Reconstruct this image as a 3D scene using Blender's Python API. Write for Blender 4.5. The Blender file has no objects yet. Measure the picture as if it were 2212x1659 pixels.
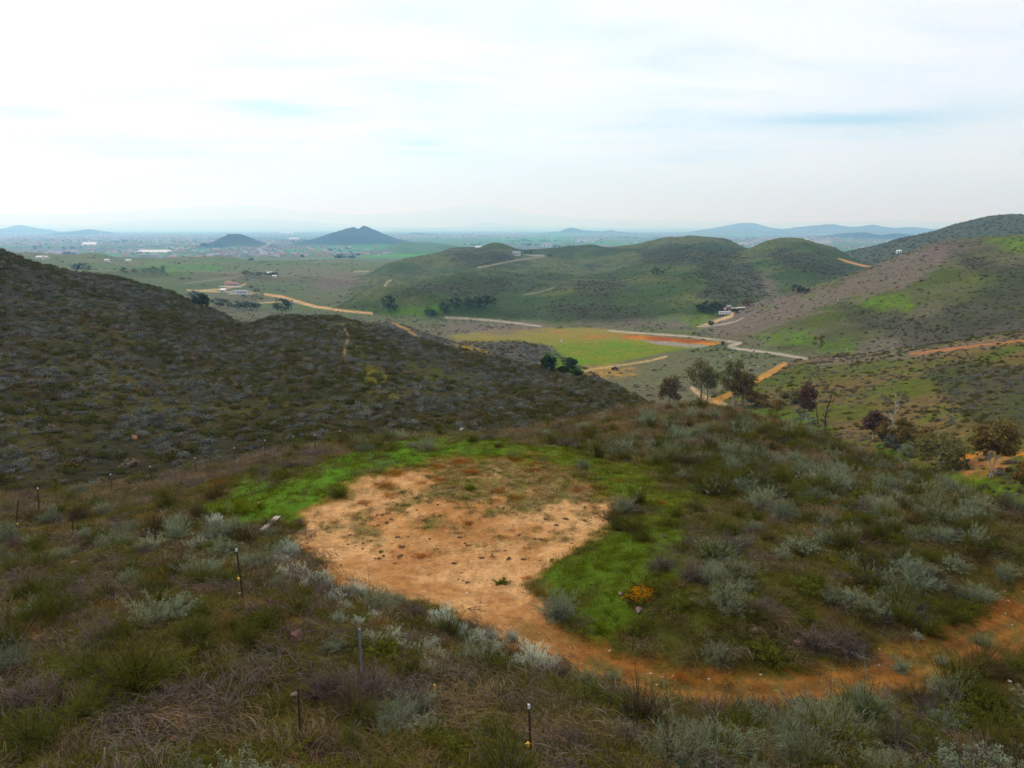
import bpy, bmesh, math, random
import numpy as np
from mathutils import Vector, Matrix, Euler

R = math.radians
sc = bpy.context.scene
col = sc.collection
rng = np.random.default_rng(7)
random.seed(7)

# ------------------------------------------------------------------ camera
PITCH = math.atan(0.2055)
FP = 1639.6                      # focal length in the units the photograph was measured in (2212 wide)
cam_d = bpy.data.cameras.new('camera')
cam_d.sensor_width = 36.0
cam_d.lens = 36.0 * FP / 2212.0
cam_d.clip_start = 0.2
cam_d.clip_end = 200000.0
cam = bpy.data.objects.new('camera', cam_d)
col.objects.link(cam)
cam.location = (0, 0, 0)
cam.rotation_euler = (R(90) - PITCH, 0, 0)
sc.camera = cam

# ------------------------------------------------------------------ light, sky, exposure
SUN_DIR = Vector((-0.66, 0.52, 0.78)).normalized()
sun_d = bpy.data.lights.new('sun', 'SUN')
sun_d.energy = 1.5
sun_d.angle = R(11)
sun_d.color = (1.0, 0.99, 0.97)
sun = bpy.data.objects.new('sun', sun_d)
col.objects.link(sun)
sun.rotation_euler = SUN_DIR.to_track_quat('Z', 'Y').to_euler()

sc.view_settings.view_transform = 'Standard'
sc.view_settings.look = 'None'
sc.view_settings.exposure = 0.02
sc.view_settings.gamma = 1.0
sc.view_settings.use_curve_mapping = False
sc.render.engine = 'CYCLES'
sc.cycles.use_denoising = True
sc.cycles.max_bounces = 6
sc.cycles.diffuse_bounces = 2
sc.cycles.glossy_bounces = 1
sc.cycles.transparent_max_bounces = 6
sc.cycles.volume_bounces = 4
sc.cycles.use_adaptive_sampling = True
sc.cycles.adaptive_threshold = 0.02


class NT:
    """tiny helper to wire nodes"""
    def __init__(self, tree):
        self.t = tree; self.n = tree.nodes; self.l = tree.links
    def add(self, kind, **kw):
        nd = self.n.new(kind)
        for k, v in kw.items():
            setattr(nd, k, v)
        return nd
    def put(self, sock, v):
        if isinstance(v, bpy.types.NodeSocket):
            self.l.new(v, sock)
        else:
            sock.default_value = v
    def math(self, op, a, b=0.0, clamp=False):
        nd = self.add('ShaderNodeMath', operation=op, use_clamp=clamp)
        self.put(nd.inputs[0], a); self.put(nd.inputs[1], b)
        return nd.outputs[0]
    def vmath(self, op, a, b=(0, 0, 0)):
        nd = self.add('ShaderNodeVectorMath', operation=op)
        self.put(nd.inputs[0], a); self.put(nd.inputs[1], b)
        return nd
    def mix(self, f, a, b, blend='MIX'):
        nd = self.add('ShaderNodeMix', data_type='RGBA', blend_type=blend)
        self.put(nd.inputs[0], f); self.put(nd.inputs[6], a); self.put(nd.inputs[7], b)
        return nd.outputs[2]
    def noise(self, vec, scale, detail=4.0, rough=0.55, dist=0.0):
        nd = self.add('ShaderNodeTexNoise')
        if vec is not None: self.l.new(vec, nd.inputs['Vector'])
        nd.inputs['Scale'].default_value = scale; nd.inputs['Detail'].default_value = detail
        nd.inputs['Roughness'].default_value = rough; nd.inputs['Distortion'].default_value = dist
        return nd.outputs[0]
    def ramp(self, f, stops, interp='LINEAR'):
        nd = self.add('ShaderNodeValToRGB'); cr = nd.color_ramp; cr.interpolation = interp
        while len(cr.elements) < len(stops): cr.elements.new(0.5)
        for e, (p, c) in zip(cr.elements, stops):
            e.position = p; e.color = (c[0], c[1], c[2], 1) if not isinstance(c, (int, float)) else (c, c, c, 1)
        self.put(nd.inputs[0], f)
        return nd.outputs[0]
    def maprange(self, v, a, b, c, d, smooth=False):
        nd = self.add('ShaderNodeMapRange')
        if smooth: nd.interpolation_type = 'SMOOTHSTEP'
        self.put(nd.inputs[0], v)
        for i, q in enumerate((a, b, c, d)): nd.inputs[i + 1].default_value = q
        return nd.outputs[0]


world = bpy.data.worlds.new('World')
sc.world = world
world.use_nodes = True
w = NT(world.node_tree)
w.n.clear()
w_out = w.add('ShaderNodeOutputWorld')
w_bg = w.add('ShaderNodeBackground')
w_bg.inputs['Strength'].default_value = 0.098
w.l.new(w_bg.outputs[0], w_out.inputs[0])
sky = w.add('ShaderNodeTexSky', sky_type='NISHITA', sun_disc=False)
sky.sun_elevation = math.asin(SUN_DIR.z)
sky.sun_rotation = math.atan2(SUN_DIR.x, SUN_DIR.y)
sky.altitude = 500
sky.dust_density = 2.0
geo = w.add('ShaderNodeNewGeometry')
direc = w.vmath('MULTIPLY', geo.outputs['Incoming'], (-1, -1, -1)).outputs[0]
tc = w.add('ShaderNodeTexCoord')
direc = tc.outputs['Generated']
sep = w.add('ShaderNodeSeparateXYZ'); w.l.new(direc, sep.inputs[0])
elev = w.math('MAXIMUM', sep.outputs[2], 0.02)
# the cloud sheet lies on a plane overhead: direction / height gives the streaks their perspective
cx = w.math('DIVIDE', sep.outputs[0], w.math('ADD', elev, 0.10))
cy = w.math('DIVIDE', sep.outputs[1], w.math('ADD', elev, 0.10))
comb = w.add('ShaderNodeCombineXYZ'); w.l.new(cx, comb.inputs[0]); w.l.new(cy, comb.inputs[1])
mp = w.add('ShaderNodeMapping'); w.l.new(comb.outputs[0], mp.inputs[0])
mp.inputs['Rotation'].default_value = (0, 0, R(8)); mp.inputs['Scale'].default_value = (0.55, 1.15, 1)
n1 = w.noise(mp.outputs[0], 1.1, 6, 0.55, 0.5)
n2 = w.noise(mp.outputs[0], 0.45, 3, 0.5, 0.2)
cloud = w.math('ADD', w.math('MULTIPLY', n1, 0.5), w.math('MULTIPLY', n2, 0.5))
# blue gaps seen in the photograph, each a soft streak in a fixed direction of the sky
def gap(px, py, wx, wy, amp):
    u = (px - 1106) / FP; v = (py - 829.5) / FP
    d = Vector((u, math.cos(PITCH) - v * math.sin(PITCH), -math.sin(PITCH) - v * math.cos(PITCH))).normalized()
    az0 = math.atan2(d.x, d.y); el0 = math.asin(d.z)
    az = w.math('ARCTAN2', sep.outputs[0], sep.outputs[1])
    el = w.math('ARCSINE', sep.outputs[2])
    wob = w.math('MULTIPLY', w.math('SUBTRACT', n1, 0.5), 0.06)
    a = w.math('DIVIDE', w.math('SUBTRACT', az, az0), wx)
    b = w.math('DIVIDE', w.math('ADD', w.math('SUBTRACT', el, el0), wob), wy)
    q = w.math('ADD', w.math('MULTIPLY', a, a), w.math('MULTIPLY', b, b))
    return w.math('MULTIPLY', w.math('EXPONENT', w.math('MULTIPLY', q, -1.0)), amp)
gaps = 0.0
for g in ((600, 238, .07, .007, .8), (1850, 266, .11, .010, 1.15), (250, 318, .17, .010, .6), (930, 340, .07, .006, .4),
          (40, 240, .06, .009, .6), (910, 298, .03, .005, .6), (480, 60, .12, .03, .25), (1540, 330, .08, .008, .35), (940, 200, .08, .01, .3)):
    gaps = w.math('ADD', gap(*g), gaps)
cover = w.math('SUBTRACT', w.maprange(cloud, 0.20, 0.56, 0.72, 1.0, True), w.math('MULTIPLY', gaps, 0.9), True)
soft = w.noise(mp.outputs[0], 2.3, 5, 0.55, 0.4)
ccol = w.ramp(w.math('ADD', w.math('MULTIPLY', soft, 0.6), w.math('MULTIPLY', n2, 0.4)), [(0.36, (6.9, 7.5, 9.2)), (0.58, (9.4, 9.65, 10.6))])
low = w.math('ADD', 1.0, w.math('MULTIPLY', w.math('EXPONENT', w.math('MULTIPLY', elev, -7.0)), 0.40))
vsc = w.vmath('SCALE', ccol); w.put(vsc.inputs['Scale'], low); ccol = vsc.outputs[0]
# thin cloud glows round the veiled sun and overhead
dt = w.vmath('DOT_PRODUCT', direc, tuple(SUN_DIR)).outputs['Value']
glow = w.math('ADD', 1.0, w.math('MULTIPLY', w.math('EXPONENT', w.math('MULTIPLY', w.math('SUBTRACT', 1.0, dt), -9.0)), 2.6))
glow = w.math('ADD', glow, w.maprange(sep.outputs[2], .45, .85, 0.0, 0.45, True))
vs2 = w.vmath('SCALE', ccol); w.put(vs2.inputs['Scale'], glow); ccol = vs2.outputs[0]
near_h = w.math('EXPONENT', w.math('MULTIPLY', elev, -9.0))
ccol = w.mix(near_h, ccol, (7.2, 11.0, 15.4, 1))
blue = w.mix(0.72, sky.outputs[0], (4.4, 6.9, 9.9, 1))
w.l.new(w.mix(cover, blue, ccol), w_bg.inputs['Color'])
# ------------------------------------------------------------------ terrain maths
def smooth(e0, e1, x):
    t = np.clip((x - e0) / (e1 - e0), 0, 1)
    return t * t * (3 - 2 * t)

def _hash(ix, iy, seed):
    h = (ix.astype(np.int64) * 374761393 + iy.astype(np.int64) * 668265263 + seed * 974634777) & 0xFFFFFFFF
    h = ((h ^ (h >> 13)) * 1274126177) & 0xFFFFFFFF
    return (h ^ (h >> 16)) & 0xFFFFFFFF

def perlin(x, y, seed=0):
    x0 = np.floor(x); y0 = np.floor(y); fx = x - x0; fy = y - y0
    u = fx * fx * fx * (fx * (fx * 6 - 15) + 10); v = fy * fy * fy * (fy * (fy * 6 - 15) + 10)
    def g(dx, dy):
        a = _hash(x0 + dx, y0 + dy, seed) * (2 * math.pi / 4294967296.0)
        return np.cos(a) * (fx - dx) + np.sin(a) * (fy - dy)
    a = g(0, 0); b = g(1, 0); c = g(0, 1); d = g(1, 1)
    return ((a + u * (b - a)) + v * ((c + u * (d - c)) - (a + u * (b - a)))) * 1.5

def fbm(x, y, scale, octv=4, seed=0, gain=0.5, ridged=False):
    s = 0.0; amp = 1.0; tot = 0.0; f = 1.0 / scale
    for o in range(octv):
        n = perlin(x * f + 17.3 * o, y * f - 9.1 * o, seed + o)
        if ridged: n = 1 - 2 * np.abs(n)
        s = s + n * amp; tot += amp; amp *= gain; f *= 2.03
    return s / tot

cP, sP = math.cos(PITCH), math.sin(PITCH)
def ray(px, py):
    u = (px - 1106) / FP; v = (py - 829.5) / FP
    return u, cP - v * sP, -sP - v * cP
def polar(px, py, r):                 # pixel of the photograph + horizontal distance -> (azimuth, height)
    dx, dy, dz = ray(px, py)
    h = math.hypot(dx, dy)
    return math.atan2(dx, dy), dz / h * r
def fwd_pt(px, py, Y):
    dx, dy, dz = ray(px, py)
    return dx / dy * Y, Y, dz / dy * Y
def project(x, y, z):
    f = y * cP - z * sP; up = y * sP + z * cP
    f = np.where(np.abs(f) < 1e-6, 1e-6, f)
    return 1106 + FP * x / f, 829.5 - FP * up / f, f

class TPS:
    def __init__(self, pts, vals, lam=0.0):
        P = np.asarray(pts, float); n = len(P)
        K = self.k(P, P) + lam * np.eye(n)
        A = np.zeros((n + 3, n + 3)); A[:n, :n] = K; A[:n, n] = 1; A[:n, n + 1:] = P
        A[n, :n] = 1; A[n + 1:, :n] = P.T
        b = np.zeros(n + 3); b[:n] = vals
        self.c = np.linalg.solve(A, b); self.P = P
    @staticmethod
    def k(a, b):
        d2 = ((a[:, None, :] - b[None]) ** 2).sum(-1)
        return 0.5 * d2 * np.log(np.maximum(d2, 1e-12))
    def __call__(self, X):
        out = np.empty(len(X)); n = len(self.P)
        for i in range(0, len(X), 60000):
            q = X[i:i + 60000]
            out[i:i + 60000] = self.k(q, self.P) @ self.c[:n] + self.c[n] + q @ self.c[n + 1:]
        return out

# --- the near hillside, clearing, track and knoll: (pixel x, pixel y, distance ahead)
near_px = [(0, 1659, 10.8), (550, 1659, 10.5), (1143, 1650, 10.8), (1700, 1659, 13), (2212, 1659, 14.3),
  (0, 1350, 18), (330, 1400, 15.5), (331, 1180, 26.7), (38, 1135, 33), (157, 1160, 31), (240, 1065, 41), (518, 1290, 18.5), (777, 1440, 15), (648, 1610, 12.5),
  (900, 1400, 17.5), (1160, 1430, 18.6), (0, 1074, 42), (240, 1050, 44), (420, 1019, 48), (650, 975, 52), (850, 953, 56), (1050, 941, 60),
  (1400, 897, 78), (1200, 923, 70), (1250, 962, 52), (1500, 960, 49), (1600, 911, 75), (1700, 935, 68), (1850, 984, 58), (2000, 1036, 48), (2120, 1084, 42), (2212, 1118, 39),
  (1450, 1050, 34.3), (1600, 1150, 27.6), (1300, 1300, 22.6), (1500, 1300, 21.4), (1750, 1250, 23.5), (1800, 1100, 32), (2050, 1200, 26), (2212, 1200, 26.4),
  (1300, 1440, 19.4), (1500, 1480, 18.5), (1700, 1490, 18.4), (1900, 1460, 19.3), (2100, 1370, 22), (2212, 1310, 24.3), (2212, 1450, 19.6)]
near_pts = [fwd_pt(*p) for p in near_px]
for px, py in ((640, 1180), (640, 1115), (720, 1020), (880, 965), (1000, 951), (1150, 960), (1310, 1005), (1310, 1130), (1200, 1220), (1000, 1290), (980, 1130), (800, 1200), (1120, 1050)):
    dx, dy, dz = ray(px, py); near_pts.append((dx / dz * -12, dy / dz * -12, -12.0))
near_pts += [(0, 0, -6.4), (0, -20, -3), (-20, -10, -5), (20, -10, -8), (-40, 0, -9), (40, 0, -14), (-45, 20, -12.5), (45, 20, -16), (-12, 3, -6.6), (14, 3, -9)]
sil = [(-400, 1095, 44), (0, 1074, 44), (240, 1050, 46), (420, 1019, 50), (650, 975, 54), (850, 953, 58), (1050, 940, 62), (1200, 922, 73), (1400, 896, 80), (1600, 911, 77), (1700, 935, 70),
       (1850, 984, 60), (2000, 1036, 50), (2120, 1084, 44), (2212, 1118, 41), (2600, 1225, 37)]
sil_th = []; sil_r = []
for p in sil:
    x, y, z = fwd_pt(*p); sil_th.append(math.atan2(x, y)); sil_r.append(math.hypot(x, y))
    f = 1.3; near_pts.append((x * f, y * f, z * f * 1.22))
near_tps = TPS([(a[0] / 20, a[1] / 20) for a in near_pts], [a[2] for a in near_pts], 0.004)

# --- the valley floor and the plain: (pixel x, pixel y, horizontal distance)
base_px = [(1600, 885, 217), (1690, 800, 290), (1740, 772, 330), (1600, 745, 400), (1310, 712, 480), (980, 730, 430), (1300, 790, 345), (1450, 762, 375), (1330, 800, 335), (1165, 703, 520),
  (970, 688, 570), (800, 675, 620), (600, 640, 760), (500, 630, 800), (430, 628, 820), (500, 612, 860), (1565, 682, 530), (1500, 705, 480), (1170, 745, 420), (700, 640, 780), (600, 605, 950), (300, 590, 1000)]
bp = []; bv = []
for p in base_px:
    th, z = polar(*p); bp.append((th / 0.3, math.log(p[2]) / 0.5)); bv.append(z)
for th in (-0.9, -0.5, -0.2, 0.1, 0.35, 0.6, 0.95):
    for r, z in ((60, -38), (110, -40), (160, -46), (1500, -72), (2000, -80), (3000, -88), (6000, -88), (15000, -88), (75000, -88)):
        bp.append((th / 0.3, math.log(r) / 0.5)); bv.append(z)
    if abs(th) > 0.5:
        for r, z in ((400, -58), (800, -62)):
            bp.append((th / 0.3, math.log(r) / 0.5)); bv.append(z)
base_tps = TPS(bp, bv, 0.002)

# --- hills: ridge and foot lines as (pixel x, pixel y, horizontal distance)
TH = np.linspace(-1.3, 1.3, 5201)
class Hill:
    def __init__(self, name, ridge, foot, back=0.35, conv=1.0, sm=0.004, ends='', rough=(0, 1), w=0.05, fade=0.5):
        self.name = name; self.back = back; self.conv = conv; self.rough = rough; self.w = w
        def line(pts):
            a = sorted([(polar(*p)[0], polar(*p)[1] / p[2], math.log(p[2])) for p in pts])
            th = [q[0] for q in a]
            k = max(1, int(sm / (TH[1] - TH[0])))
            g = np.exp(-0.5 * (np.arange(-3 * k, 3 * k + 1) / k) ** 2); g /= g.sum()
            def sm_(v):
                v = np.interp(TH, th, v); return np.convolve(np.pad(v, 3 * k, mode='edge'), g, 'valid')
            return sm_([q[1] for q in a]), np.exp(sm_([q[2] for q in a])), th[0], th[-1]
        self.tr, self.rr, a, b = line(ridge)
        self.tf, self.rf, _, _ = line(foot)
        self.off = np.zeros_like(TH)
        if 'L' not in ends: self.off += np.maximum(a - TH, 0)
        if 'R' not in ends: self.off += np.maximum(TH - b, 0)
        self.fade = fade
    def z(self, th, r):
        i = (th - TH[0]) / (TH[1] - TH[0])
        def at(a): return np.interp(i, np.arange(len(TH)), a)
        tr, rr, tf, rf, off = at(self.tr), at(self.rr), at(self.tf), at(self.rf), at(self.off)
        zr = tr * rr; zf = tf * rf
        s = np.clip((r - rf) / (rr - rf), 0, 1)
        g = s if self.conv == 1 else 1 - (1 - s) ** self.conv
        z = zf + (zr - zf) * g
        d = np.maximum(r - rr, 0); wd = self.w * rr
        z = z - self.back * d * d / (d + wd)
        z = z - 0.5 * np.maximum(rf - r, 0)
        z = z - self.fade * off * r
        return z

hills = [
 Hill('hill', [(-700, 360, 250), (-350, 450, 255), (0, 545, 260), (40, 558, 262), (100, 576, 268), (167, 590, 275), (233, 597, 280), (277, 606, 285), (317, 617, 290), (367, 630, 295), (417, 653, 300), (467, 672, 300), (500, 690, 300), (530, 706, 300)],
   [(-700, 1150, 85), (0, 900, 120), (300, 760, 180), (450, 715, 230), (530, 720, 260)], 0.35, 1.0, ends='L', rough=(1.2, 40)),
 Hill('hill', [(-300, 630, 200), (0, 640, 203), (100, 648, 205), (300, 658, 210), (420, 684, 212), (483, 698, 215), (533, 700, 220), (583, 684, 222), (667, 682, 225), (737, 685, 222), (764, 698, 220), (830, 712, 215), (897, 731, 212), (977, 753, 205), (1031, 765, 200), (1104, 787, 195), (1170, 793, 190), (1204, 803, 188), (1271, 818, 180), (1321, 834, 172), (1354, 851, 165), (1381, 868, 158), (1420, 885, 150)],
   [(-300, 1100, 88), (0, 1062, 92), (400, 1015, 98), (600, 985, 100), (900, 950, 106), (1060, 936, 112), (1200, 905, 124), (1300, 890, 135), (1420, 893, 140)], 0.42, 1.0, ends='L', rough=(0.9, 25)),
 Hill('hill', [(780, 706, 330), (820, 697, 330), (850, 699, 328), (880, 708, 326), (921, 723, 322), (977, 740, 316), (1000, 752, 310)], [(780, 790, 240), (1000, 790, 240)], 0.4, rough=(0.8, 30)),
 Hill('hill', [(985, 752, 300), (1011, 738, 315), (1064, 733, 320), (1121, 737, 318), (1171, 751, 305), (1204, 767, 290), (1230, 785, 275)], [(985, 800, 240), (1204, 815, 230)], 0.4, 0.8, rough=(0.8, 30)),
 # right-hand slopes
 Hill('hill', [(1560, 860, 225), (1640, 822, 260), (1700, 795, 300), (1750, 779, 310), (1820, 774, 305), (1968, 757, 290), (2100, 736, 278), (2212, 716, 268), (2500, 680, 255)],
   [(1560, 897, 205), (1620, 900, 190), (1750, 930, 160), (1900, 985, 132), (2100, 1050, 108), (2212, 1090, 98), (2500, 1180, 86)], 0.22, 1.0, ends='R', rough=(1.2, 30)),
 Hill('hill', [(1560, 690, 520), (1608, 667, 535), (1635, 660, 540), (1708, 640, 550), (1791, 620, 565), (1841, 600, 580), (1881, 583, 590), (1908, 573, 595), (1958, 550, 610), (1991, 533, 620), (2025, 526, 625), (2058, 520, 630), (2091, 520, 640), (2141, 516, 650), (2212, 511, 660), (2500, 500, 680)],
   [(1440, 735, 430), (1520, 735, 420), (1600, 748, 395), (1660, 760, 370), (1745, 776, 335), (1968, 775, 320), (2212, 745, 310), (2500, 720, 300)], 0.4, 1.15, ends='R', rough=(7.0, 90)),
 Hill('hill', [(1690, 700, 420), (1740, 672, 450), (1790, 652, 468), (1812, 648, 472), (1850, 654, 468), (1900, 668, 450), (1960, 692, 420), (2010, 715, 395)],
   [(1690, 768, 350), (1800, 776, 335), (2010, 770, 330)], 0.10, 1.0, rough=(1.5, 40)),
 Hill('hill', [(1780, 566, 1250), (1811, 557, 1300), (1841, 547, 1330), (1908, 530, 1400), (1948, 514, 1420), (2025, 500, 1450), (2051, 491, 1460), (2091, 480, 1480), (2141, 470, 1500), (2185, 466, 1500), (2212, 468, 1500), (2400, 490, 1500)],
   [(1780, 590, 950), (1900, 590, 950), (2212, 560, 950)], 0.3, 1.0, ends='R', rough=(8, 160)),
 # middle hills
 Hill('hill', [(780, 596, 950), (804, 590, 1000), (904, 564, 1150), (977, 547, 1250), (1020, 545, 1270), (1030, 549, 1275), (1064, 538, 1300), (1090, 543, 1300), (1110, 553, 1290), (1170, 555, 1280), (1217, 554, 1300), (1250, 556, 1320), (1270, 552, 1330), (1320, 553, 1350), (1370, 543, 1350), (1420, 531, 1340), (1475, 525, 1330), (1514, 521, 1320), (1558, 532, 1300), (1618, 556, 1250), (1680, 580, 1200)],
   [(780, 672, 640), (970, 684, 590), (1170, 699, 540), (1350, 700, 530), (1680, 690, 560)], 0.3, 1.0, rough=(32, 260)),
 Hill('hill', [(1290, 668, 680), (1317, 650, 710), (1404, 604, 800), (1474, 580, 860), (1540, 563, 920), (1618, 556, 960), (1648, 547, 980), (1688, 538, 1000), (1725, 540, 1000), (1768, 549, 1000), (1794, 553, 1000), (1841, 570, 980), (1885, 585, 960), (1960, 610, 930)],
   [(1290, 694, 560), (1400, 700, 545), (1500, 690, 540), (1600, 672, 560), (1885, 680, 600)], 0.35, 1.0, rough=(20, 200)),
 Hill('hill', [(1120, 690, 570), (1150, 672, 605), (1187, 657, 630), (1237, 650, 640), (1304, 653, 635), (1370, 670, 605), (1430, 684, 575)], [(1120, 698, 545), (1237, 702, 520), (1430, 698, 530)], 0.15, 0.9, rough=(3, 50)),
 # rolling country on the left
 Hill('hill', [(-300, 540, 1300), (20, 548, 1350), (67, 546, 1350), (110, 551, 1350), (160, 555, 1380), (200, 549, 1400), (227, 551, 1400), (260, 560, 1420), (367, 561, 1450), (433, 560, 1450), (477, 558, 1450), (540, 568, 1400), (633, 565, 1500), (737, 562, 1550), (787, 566, 1500), (860, 570, 1400), (940, 590, 1300)],
   [(-300, 590, 900), (300, 592, 950), (600, 600, 950), (940, 620, 900)], 0.2, 1.0, ends='L', rough=(7, 180)),
]
buttes = [
 Hill('butte', [(430, 533, 5600), (455, 525, 5650), (480, 512, 5800), (500, 506, 5900), (515, 505, 5900), (530, 509, 5900), (550, 518, 5800), (575, 527, 5700), (590, 531, 5600)], [(430, 533, 5500), (590, 533, 5500)], 0.35, 1.0, sm=.002, rough=(10, 300)),
 Hill('butte', [(640, 527, 6400), (680, 516, 6600), (715, 504, 6800), (745, 495, 6950), (764, 490, 7000), (774, 495, 6950), (786, 488, 7050), (800, 493, 7000), (830, 506, 6900), (860, 517, 6700), (885, 522, 6500)], [(640, 528, 6300), (740, 532, 6000), (885, 526, 6200)], 0.35, 1.0, sm=.0007, rough=(9, 300)),
 Hill('butte', [(860, 524, 5000), (920, 522, 5000), (980, 530, 4600), (1030, 545, 4000)], [(800, 548, 3700), (900, 548, 3700), (1030, 552, 3600)], 0.2, rough=(8, 200)),
 Hill('butte', [(870, 512, 9000), (895, 504, 9300), (910, 505, 9300), (940, 513, 9000)], [(870, 514, 8600), (940, 514, 8600)], 0.3, sm=.002, rough=(12, 300)),
 Hill('butte', [(1160, 512, 11000), (1190, 506, 11500), (1210, 503, 11500), (1222, 495, 11800), (1234, 491, 12000), (1246, 494, 12000), (1262, 500, 11800), (1300, 503, 11500), (1318, 498, 11500), (1340, 503, 11500), (1372, 508, 11200), (1420, 512, 11000)], [(1160, 513, 10500), (1420, 513, 10500)], 0.3, sm=.0016, rough=(18, 400)),
 Hill('butte', [(120, 507, 12000), (160, 502, 12500), (190, 495, 12500), (205, 498, 12500), (240, 506, 12000)], [(120, 509, 11000), (240, 509, 11000)], 0.3, rough=(15, 400)),
 Hill('butte', [(-100, 500, 16000), (0, 497, 16500), (40, 486, 17000), (60, 490, 17000), (110, 500, 16000)], [(-100, 503, 14000), (110, 503, 14000)], 0.3, rough=(25, 500)),
 Hill('butte', [(1600, 551, 3800), (1625, 541, 4000), (1660, 538, 4100), (1700, 543, 4000), (1740, 550, 3800)], [(1600, 553, 3600), (1740, 553, 3600)], 0.3, rough=(8, 200)),
 Hill('butte', [(1690, 530, 6500), (1740, 515, 7000), (1790, 512, 7000), (1830, 504, 7200), (1870, 503, 7200), (1900, 512, 7000), (1940, 506, 7200), (1990, 512, 7000)], [(1690, 536, 5800), (1990, 536, 5800)], 0.3, sm=.002, rough=(30, 500)),
]
mounts = [
 Hill('mountains', [(1500, 503, 13000), (1560, 492, 13500), (1610, 484, 13800), (1640, 489, 13500), (1690, 498, 12500), (1760, 490, 12500), (1800, 486, 12500), (1840, 494, 12500), (1885, 486, 12500), (1930, 494, 12500), (1975, 492, 12500), (2020, 495, 12500), (2200, 490, 12500), (2500, 480, 12500)], [(1500, 508, 11000), (2500, 508, 11000)], 0.3, ends='R', sm=.002, rough=(60, 900)),
 Hill('mountains', [(-400, 480, 24000), (0, 489, 24000), (220, 488, 24000), (330, 478, 24000), (460, 472, 24500), (560, 476, 24000), (680, 478, 23500), (760, 490, 23000), (900, 496, 22500), (1000, 492, 22500), (1040, 482, 23000), (1080, 486, 23000), (1150, 492, 22500), (1300, 497, 22000), (1500, 498, 22000)], [(-400, 505, 17000), (1500, 505, 17000)], 0.3, ends='L', sm=.003, rough=(90, 1500)),
 Hill('mountains', [(-500, 465, 37000), (0, 465, 37000), (200, 462, 37000), (330, 452, 37500), (430, 447, 38000), (550, 448, 38000), (640, 455, 37500), (760, 468, 37000), (880, 462, 37500), (960, 452, 38000), (1030, 443, 38500), (1080, 447, 38500), (1140, 462, 37500), (1240, 470, 37000), (1400, 478, 36000), (1700, 482, 36000), (2212, 478, 36000), (2600, 470, 36000)], [(-500, 498, 26000), (2600, 498, 26000)], 0.3, ends='LR', sm=.003, rough=(160, 2500)),
]
for h_ in buttes[:3] + buttes[7:8]: h_.rr *= .66; h_.rf *= .66; h_.rough = (h_.rough[0] * .66, h_.rough[1] * .66)
for h_ in mounts[1:]: h_.rr *= 1.62; h_.rf *= 1.62; h_.rough = (h_.rough[0] * 1.62, h_.rough[1] * 1.62)
layers = hills + buttes + mounts

def smax(a, b, k):
    h = np.maximum(k - np.abs(a - b), 0) / k
    return np.maximum(a, b) + h * h * k * 0.25

def terrain(x, y, ids=False):
    th = np.arctan2(x, y); r = np.hypot(x, y)
    z = np.clip(base_tps(np.stack([np.clip(th, -1.0, 1.0) / 0.3, np.log(np.maximum(r, 50)) / 0.5], 1)), -90, -20)
    roll = smooth(500, 1200, r) * (1 - smooth(2200, 3500, r))
    z = z + roll * fbm(x, y, 260, 4, 3) * 6
    lid = np.zeros(len(x), int)
    thc = np.clip(th, TH[0], TH[-1])
    edge = 1 - smooth(1.0, 1.3, np.abs(th))
    for i, h in enumerate(layers):
        lo = min(h.rf.min(), h.rr.min()) * 0.55; hi = h.rr.max() * 2.2
        m = (r > lo) & (r < hi) & (np.abs(th) < 1.3)
        if not m.any(): continue
        zz = h.z(thc[m], r[m])
        if h.rough[0]:
            a, s = h.rough
            zz = zz + a * (0.55 * fbm(x[m], y[m], s * 1.6, 5, 11 + i, 0.5, True) + 0.6 * fbm(x[m], y[m], s, 4, 51 + i))
        zz = zz * edge[m] + z[m] * (1 - edge[m]) - 40 * (1 - edge[m])
        up = zz > z[m]
        idx = np.where(m)[0]
        lid[idx[up]] = i + 1
        z[m] = smax(z[m], zz, (0.004 if i == 1 else 0.009) * r[m] + 0.3)
    # near field
    rs = np.interp(th, sil_th, sil_r)
    m = r < rs * 2.2
    q = np.minimum(r[m], rs[m] * 1.3) / np.maximum(r[m], 1e-6)
    zn = np.clip(near_tps(np.stack([x[m] * q / 20, y[m] * q / 20], 1)), -60, 3)
    zn = zn - 0.35 * np.maximum(r[m] - rs[m] * 1.3, 0)
    zn = zn + 0.10 * fbm(x[m], y[m], 2.6, 4, 90) + 0.16 * fbm(x[m], y[m], 9, 3, 95) * smooth(8, 25, r[m])
    up = zn > z[m]
    idx = np.where(m)[0]
    lid[idx[up]] = -1
    z[m] = smax(z[m], zn, 0.6)
    if ids: return z, lid
    return z

# --- polar grid of the whole ground sheet
th_f = np.linspace(R(-45), R(45), 1051)
th_c = np.linspace(R(45), R(315), 92)[1:-1]
TG = np.concatenate([th_f, th_c])
RG = np.concatenate([np.linspace(0.4, 3.0, 14)[:-1], np.exp(np.linspace(math.log(3.0), math.log(200), 400))[:-1], np.exp(np.linspace(math.log(200), math.log(1300), 460))[:-1], np.exp(np.linspace(math.log(1300), math.log(78000), 390))])
NT_, NR_ = len(TG), len(RG)
tt, rr_ = np.meshgrid(TG, RG)                    # rows: distance, columns: azimuth
tw = (tt + math.pi) % (2 * math.pi) - math.pi
GX = (np.sin(tw) * rr_).ravel(); GY = (np.cos(tw) * rr_).ravel()
GZ, GL = terrain(GX, GY, True)
G3 = np.stack([GX, GY, GZ], 1)
Zg = GZ.reshape(NR_, NT_); Lg = GL.reshape(NR_, NT_)
Tan = Zg / rr_
cm = np.maximum.accumulate(Tan, axis=0)
prev = np.vstack([np.full((1, NT_), -9.0), cm[:-1]])
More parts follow.
